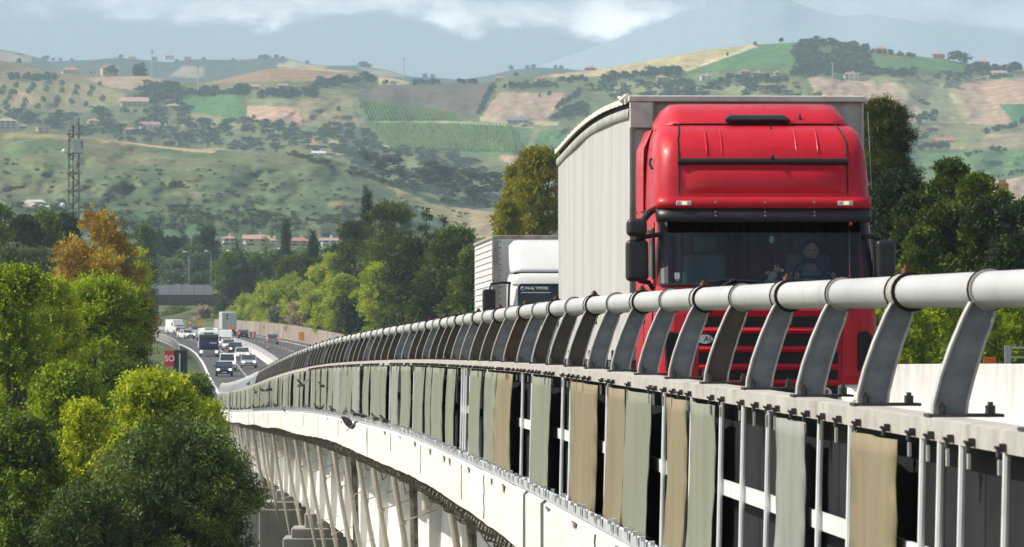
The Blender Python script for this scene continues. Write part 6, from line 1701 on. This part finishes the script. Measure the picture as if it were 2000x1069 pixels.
H_('grey farm building above the trailer front', hillB, 1326, 158, 32, 8, 'grey', 'flat', wallm('slate_roof', (.2,.2,.24)), 6, 1)
H_('white square house right of the grey farm building', hillB, 1378, 157, 24, 12, 'white', 'hip', M_tile2, 10)
H_('left of the twin red roofed houses under the green summit', hillB, 1455, 148, 26, 11, 'rose', 'hip', M_tile, 14)
H_('right of the twin red roofed houses with a whiter wall', hillB, 1479, 152, 24, 13, 'white', 'hip', M_tile, 8)
H_('narrow white house end beside the twin red roofed houses', hillB, 1517, 147, 11, 8, 'white', 'gable', M_tile2, 20, 1)
H_('white two storey house with red roof below the dark row of trees', hillB, 1661, 157, 34, 15, 'white', 'hip', M_tile, 12)
H_('brick pink villa on the ridge right of the summit wood', hillB, 1719, 104, 28, 11, 'rose', 'hip', M_tile, 10)
H_('low pink house on the ridge left of the umbrella pine', hillB, 1832, 112, 28, 8, 'salmon', 'hip', M_tile2, 8)
H_('rose roof among trees at the right end of the ridge', hillB, 1922, 125, 24, 6, 'rose', 'hip', M_tile2, 4, 1)
H_('cream house with salmon roof at the right of the hill', hillB, 1951, 150, 32, 10, 'cream', 'gable', M_tile2, 10)
H_('grey shed left of the cream house at the right', hillB, 1888, 154, 30, 6, 'grey', 'flat', wallm('slate_roof', (.2,.2,.24)), 6, 1)
H_('blue grey greenhouse shed at the head of the striped slope', hillB, 1858, 163, 34, 6, 'grey', 'flat', wallm('slate_roof', (.2,.2,.24)), 4, 1)
H_('small white store at the head of the striped slope', hillB, 1814, 161, 20, 5, 'white', 'flat', wallm('slate_roof', (.2,.2,.24)), 4, 1)
H_('long pink house with a red roof low on the right hand hill', hillB, 1845, 281, 40, 9, 'pink', 'gable', M_tile, 14)
for i, (px, py, w_, lb) in enumerate([(258,112,20,'pale hamlet house on the blue ridge above the cypresses'),(330,110,26,'cluster house at the middle of the blue ridge'),(366,112,18,'pale house at the right of the blue ridge hamlet'),(490,116,14,'white house on the blue ridge left of its summit'),(180,118,18,'house at the left end of the blue ridge hamlet'),(302,112,14,'narrow house between two on the blue ridge')]):
    H_(lb, hillC, px, py+2, w_*.7, 3.2, ['cream','white','tan'][i % 3], 'gable', M_tile2, 10)
# yellow stone chimney stack half hidden by the right hand trees
o = thing('stone_stack', 'yellowish masonry stack showing above the trees at the right', 'chimney', at(1957, 440, 300))
MB().box(-.33,.33,-.3,.3,-3,2.22).build('shaft', mat('yellow_stone', (.30,.21,.07), .9, col2=(.48,.36,.14), scale=5, bump=.4), o, bevel=.02); MB().box(-.2,.2,-.2,.2,2.22,2.4).build('cap', M_tile2, o)

# ---------- mast, poles, lamps ----------
M_lat = mat('mast_steel', (.20,.20,.19), .6, .3, col2=(.30,.30,.29), scale=2)
M_ant = mat('antenna_grey', (.45,.46,.45), .6, col2=(.55,.56,.55), scale=2)
dM = 820
MS = thing('lattice_mast', 'steel lattice radio mast with panel antennas and two white dishes rising behind the orange tree', 'mast', at(144, 560, dM))
zt = (560-230)*dM/F; a = .78
m_ = MB()
for sx in (-1, 1):
    for sy in (-1, 1): m_.tube([(sx*a, sy*a, -6), (sx*a*.9, sy*a*.9, zt)], .075, 5)
m_.build('leg', M_lat, MS)
m_ = MB(); st = 1.25; k = int((zt)/st)
for i in range(k):
    z0, z1 = i*st, (i+1)*st; s = 1 if i % 2 else -1
    for (p, q) in (((-s*a,-a,z0),(s*a,-a,z1)),((-s*a,a,z0),(s*a,a,z1)),((-a,-s*a,z0),(-a,s*a,z1)),((a,-s*a,z0),(a,s*a,z1))): m_.tube([p, q], .055, 4)
    m_.tube([(-a,-a,z1),(a,-a,z1),(a,a,z1),(-a,a,z1)], .035, 4, closed=True)
m_.build('bracing', M_lat, MS)
m_ = MB(); m_.box(-.09,.09,-.95,-.8,-2,zt*.95); m_.build('cable_ladder', M_blk, MS)
def zpx(y): return (560-y)*dM/F
for (x0, ya, yb, w_) in ((8,231,262,7),(-8,236,256,5),(2,272,298,7),(12,271,298,5),(5,312,336,6),(18,272,300,6),(23,276,292,4)):
    o = MB().box(-w_/2*dM/F, w_/2*dM/F, -.2, .2, zpx(yb), zpx(ya)).build('panel_antenna', M_ant if w_ > 4 else M_lat, MS, bevel=.04); o.location = (x0*dM/F*.75, -1.0, 0)
for y in (262, 300, 338, 372):
    MB().box(-1.0,1.25,-1.05,1.05,zpx(y)-.08,zpx(y)+.08).build('platform', M_lat, MS)
for x0, y in ((-18, 296), (-21, 401)):
    o = MB().sphere((0,0,0), (.36,.22,.36), 12, 8).build('dish', M_white, MS, smooth=True); o.location = (x0*dM/F, -.6, zpx(y))
    MB().tube([(x0*dM/F,-.5,zpx(y)), (-a,-.6,zpx(y))], .04, 5).build('dish_arm', M_lat, MS)
for label, px, y0, y1, dd_ in (('thin aerial pole with a forked head on the left skyline beside the villa', 297, 148, 99, 4450), ('slim pole standing in the valley between the ridges', 386, 172, 128, 4200)):
    o = thing('pole', label, 'pole', at(px, y0, dd_)); h = (y0-y1)*dd_/F
    MB().tube([(0,0,-2),(0,0,h)], .34, 6).build('shaft', M_ant, o)
    MB().box(-1.1,1.1,-.2,.2,h-1.6,h-1.2).box(-.9,-.5,-.2,.2,h-1.19,h+.3).box(.5,.9,-.2,.2,h-1.19,h+.3).build('head', M_lat, o)
for label, px, y0, y1, dd_ in (('tall floodlight pole with a flat head on the middle skyline', 789, 154, 115, 4450), ('pale pole on the slope beside the white two storey house', 1626, 152, 124, 4100)):
    o = thing('light_pole', label, 'pole', at(px, y0, dd_)); h = (y0-y1)*dd_/F
    MB().tube([(0,0,-2),(0,0,h)], .32, 6).build('shaft', M_ant, o); MB().cyl((0,0,h+.2), 1.1, .6, 'z', 10).build('lamp_head', M_ant, o)
lp0 = None
for i, (px, y, lb) in enumerate([(361,492,'leftmost street lamp with a white globe before the village'),(404,491,'second street lamp from the left before the village'),(446,490,'middle street lamp with the brightest white head'),(512,494,'street lamp right of the middle one before the village'),(546,486,'rightmost street lamp, on a tall pole near the slender cypress')]):
    if lp0 is None:
        o = thing('street_lamp', lb, 'lamp', (0,0,0), 0, 'street lamps before the village')
        MB().tube([(0,0,-3),(0,0,6.0),(-.3,0,6.3),(-.9,0,6.4)], .05, 6).build('pole', M_ant, o); MB().sphere((-1.0,0,6.42), (.42,.28,.16), 10, 7).build('lamp_head', M_white, o, smooth=True)
        lp0 = o; kids = tree_of(o)
    else: o = copy_tree(lp0, kids)
    o['label'] = lb; o.location = at(px+8, y, 1262) - Vector((0,0,6.4))
# ---------- overpass ----------
dO = 1240
OV = thing('overpass', 'dark overpass with grey ribbed parapet screens crossing the distant road', 'bridge', at(368, 600, dO), R(-4))
u = dO/F
M_scr = mat('ribbed_grey_screen', (.36,.385,.43), .6, .1, col2=(.50,.53,.58), scale=1, stretch=(8,1,.5))
M_ovd = mat('dark_bridge_beam', (.06,.06,.07), .8, col2=(.10,.10,.11), scale=1, stretch=(4,1,1))
MB().box(-9,6.0,-.5,6,1.4,3.0).build('deck', M_ovd, OV)
MB().box(-9,6.05,-.6,6.1,.35,1.4).build('beam', M_blk, OV)
for x0, x1 in ((-9,1.15),(1.35,5.5)):
    MB().box(x0,x1,-.75,-.6,3.05,4.85).build('parapet_screen', M_scr, OV); MB().box(x0,x1,-.8,-.61,2.7,3.0).build('parapet_kerb', M_ant, OV)
for x in (-7,-4,-1.5,1.25,3.4,5.4): MB().box(x-.07,x+.07,-.86,-.76,2.4,5.0).build('screen_post', M_lat, OV)
MB().box(4.6,6.2,.2,5,-6.5,.34).build('pier', M_pier, OV); MB().box(-9.2,-7.2,.2,5,-6.5,.34).build('pier', M_pier, OV)
# ---------- signs ----------
M_sred = mat('sign_red', (.38,.012,.02), .45, col2=(.44,.02,.028), scale=3)
M_sdark = mat('sign_back_dark', (.022,.028,.034), .7, col2=(.035,.042,.05), scale=2)
M_orange = mat('sign_orange', (.66,.27,.01), .5, col2=(.75,.33,.015), scale=2)
dS = 425
S_ = thing('exit_sign', 'red sign board with white letters SO beside a dark sign back', 'sign', at(331, 748, dS), R(-12))
us = dS/F
MB().box(-10*us,9*us,-.03,.03,32*us,63*us).build('board', M_sred, S_, bevel=.01)
text_obj('SO', .62, M_line, S_, (.02,-.036,47*us), (R(90),0,0))
MB().tube([(.15,.06,-1),(.15,.06,31.5*us)], .05, 8).build('post', M_ant, S_)
S2 = thing('sign_back', 'dark back of a road sign on a pale post right of the red board', 'sign', at(352, 748, dS+4), R(8))
MB().box(-13*us,14*us,-.02,.03,9*us,65*us).build('panel', M_sdark, S2, bevel=.03)
MB().tube([(-1*us,-.07,-1),(-1*us,-.07,58*us)], .055, 8).build('post', M_ant, S2)
for lb, px, y, d_, w_, h_ in (('orange work zone sign standing against the pinkish wall', 589, 657, 800, 11, 16), ('orange work zone sign in front of the white trailer', 449, 645, 925, 9, 15), ('small orange sign above the dark car near the overpass', 390, 631, 1040, 11, 9)):
    o = thing('work_sign', lb, 'sign', at(px, y, d_), R(-10)); k = d_/F
    MB().box(-w_/2*k, w_/2*k, -.03, .03, -h_/2*k, h_/2*k).build('board', M_orange, o, bevel=.01); MB().tube([(0,.05,-2.2),(0,.05,h_/2*k-.1)], .04, 6).build('post', M_lat, o)
M_sring = mat('sign_ring_red', (.55,.03,.04), .5)
o = thing('speed_sign', 'round speed limit sign with a red ring beside the far carriageway', 'sign', at(523, 675, 690)); k = 690/F
MB().cyl((0,0,0), 6.6*k, .03, 'y', 24).build('ring', M_sring, o); MB().cyl((0,-.02,0), 5.0*k, .03, 'y', 24).build('face', M_line, o); MB().tube([(0,.05,-2.4),(0,.05,.2)], .035, 6).build('post', M_lat, o)
text_obj('80', .38, M_bolt, o, (0,-.042,0), (R(90),0,0))
o = thing('speed_sign', 'red ringed round sign partly hiding the tall white van', 'sign', at(371, 636, 975)); k = 975/F
for z in (5, -5): MB().cyl((0,0,z*k), 4.6*k, .03, 'y', 20).build('ring', M_sring, o); MB().cyl((0,-.02,z*k), 3.2*k, .03, 'y', 20).build('face', M_line, o)
MB().tube([(0,.05,-2.4),(0,.05,.5)], .035, 6).build('post', M_lat, o)
o = thing('chevron_board', 'red and white barrier board beside the far carriageway', 'sign', at(492, 654, 885)); k = 885/F
for i in range(4): MB().box((-7+i*3.6)*k, (-7+i*3.6+3.4)*k, -.02, .02, -5*k, 6*k).build('stripe', M_sring if i % 2 else M_line, o)
MB().tube([(0,.05,-1.6),(0,.05,.2)], .04, 6).build('post', M_lat, o)
o = thing('direction_board', 'small green direction board left of the white trailer', 'sign', at(432, 612, 1060)); k = 1060/F
MB().box(-4.5*k, 4.5*k, -.03, .03, -7*k, 7*k).build('board', mat('sign_green', (.01,.13,.09), .5), o); MB().tube([(0,.06,-3.5),(0,.06,.3)], .06, 6).build('post', M_lat, o)

# ---------- pigeons ----------
M_pig = mat('pigeon_grey', (.035,.036,.04), .7, col2=(.08,.08,.085), scale=20)
M_pigw = mat('pigeon_wing', (.05,.05,.055), .7, col2=(.12,.12,.125), scale=14, stretch=(6,1,1))
def pigeon_body():
    m_ = MB()
    prof_ = [(-.17,.012,.0,.03),(-.11,.03,.012,.035),(-.05,.05,.05,.0),(.02,.058,.06,.0),(.08,.048,.052,.012),(.115,.03,.032,.045),(.14,.026,.028,.07),(.165,.022,.024,.075),(.185,.006,.007,.07),(.205,.003,.003,.064)]
    rr = []
    for y, rx_, rz2, z in prof_:
        rr.append([Vector((rx_*math.cos(q), y, z + max(rz2, .006)*math.sin(q))) for q in np.linspace(0, 2*math.pi, 11)[:-1]])
    m_.loft(rr, True, True)
    m_.add([(-.02,-.12,.03),(.02,-.12,.03),(.045,-.25,.03),(-.045,-.25,.03)], [(0,1,2,3)])
    return m_
PG = 'pigeons perched on the railing and edge beam'
proto = thing('pigeon', 'x', 'pigeon')
pb = pigeon_body().build('body', M_pig, proto, smooth='auto')
m_ = MB()
for sg in (-1, 1): m_.sphere((sg*.05,-.03,.015), (.018,.12,.042), 8, 6)
m_.build('wing', M_pigw, pb, smooth=True); m_ = MB()
for sg in (-1, 1): m_.tube([(sg*.02,.02,-.04),(sg*.02,.03,-.10)], .006, 4)
m_.build('leg', M_rust, pb)
kids = tree_of(proto)
spots = [(712,806,'pigeon clinging near the sheet right of the flying pigeon'),(756,823,'dark pigeon perched by the bars farthest right of the flock'),(697,806,'pigeon perched on the ledge right above the flying pigeon'),(676,803,'pigeon sitting on the bottom rail left of the flying pigeon'),(652,795,'pigeon on the bottom rail midway between the two flying ones'),(628,800,'pigeon perched beside the open bars under the middle of the flock'),(620,806,'pigeon hunched at the ledge edge next to the open bars'),
 (599,790,'pigeon standing alone on the sheet foot right of the taking off pigeon'),(630,754,'pigeon perched high in the open bars'),(588,753,'pigeon perched on the mid rail gap right of the paired pigeons'),(530,761,'right of the paired pigeons on the mid rail'),(523,762,'left of the paired pigeons on the mid rail'),(513,762,'pigeon on the mid rail left of the pair'),(500,766,'pigeon on the mid rail farthest left'),
 (486,750,'pigeon near the base of the grey screens'),(735,826,'pigeon on the ledge second from the right of the flock')]
for k in range(14): spots.append((437+k*7.2+random.uniform(-2,2) if k < 6 else 480+(k-6)*8.5, 795, 'tiny pigeon in the row on the bottom rail left of the taking off pigeon'))
dgrid = np.arange(60, 400, 1.0); pxg = np.array([1000 + (float(RX(q))-.14)/q*F for q in dgrid])
for i, (px, py, lb) in enumerate(spots):
    j = int(np.argmin(abs(pxg - px))); dq = float(dgrid[j])
    o = proto if i == 0 else copy_tree(proto, kids)
    p = at(px, py, dq)
    if i in (0,1,2,3,4,5,6,7,15) or i > 15:
        p.z = float(RZ(dq))+.14
        if i > 15: p.z = float(RZ(dq))+.16
    p.x = float(RX(dq)) - .16
    o.location = p; o.rotation_euler = (R(25), 0, random.uniform(-2.2, 2.2)); o.scale = (.68,)*3 if dq < 160 else (.85,)*3
    o['label'] = lb; o['group'] = PG
def flying(label, p, rx_, ry_, rz2, sc, a1, a2):
    t = thing('pigeon', label, 'pigeon', p); t.rotation_euler = (rx_, ry_, rz2); t.scale = (sc,)*3
    pigeon_body().build('body', M_pig, t, smooth='auto')
    for sg, an in ((-1, a1), (1, a2)):
        c, s = math.cos(an), math.sin(an)
        pl = [(0,.07),(.12,.12),(.22,.10),(.34,.02),(.40,-.06),(.30,-.10),(.20,-.12),(.10,-.13),(0,-.10)]
        vs = [Vector((sg*(.04+x*c), y, .03 + x*s + th)) for th in (.006, -.006) for x, y in pl]
        n = len(pl)
        MB().add(vs, [tuple(range(n)), tuple(range(2*n-1, n-1, -1))] + [(i, n+i, n+(i+1) % n, (i+1) % n) for i in range(n)]).build('wing', M_pigw, t)
flying('flying pigeon with raised wings in front of the white edge beam', at(689, 834, 108), R(32), R(0), R(-52), .66, R(62), R(28))
flying('dark pigeon taking off from the ledge with spread wings', at(560, 803, 175), R(10), R(-8), R(60), .95, R(15), R(20))
flying('small pigeon landing on the sheet above the mid rail', at(590, 752, 150), R(10), 0, R(40), .6, R(40), R(40))
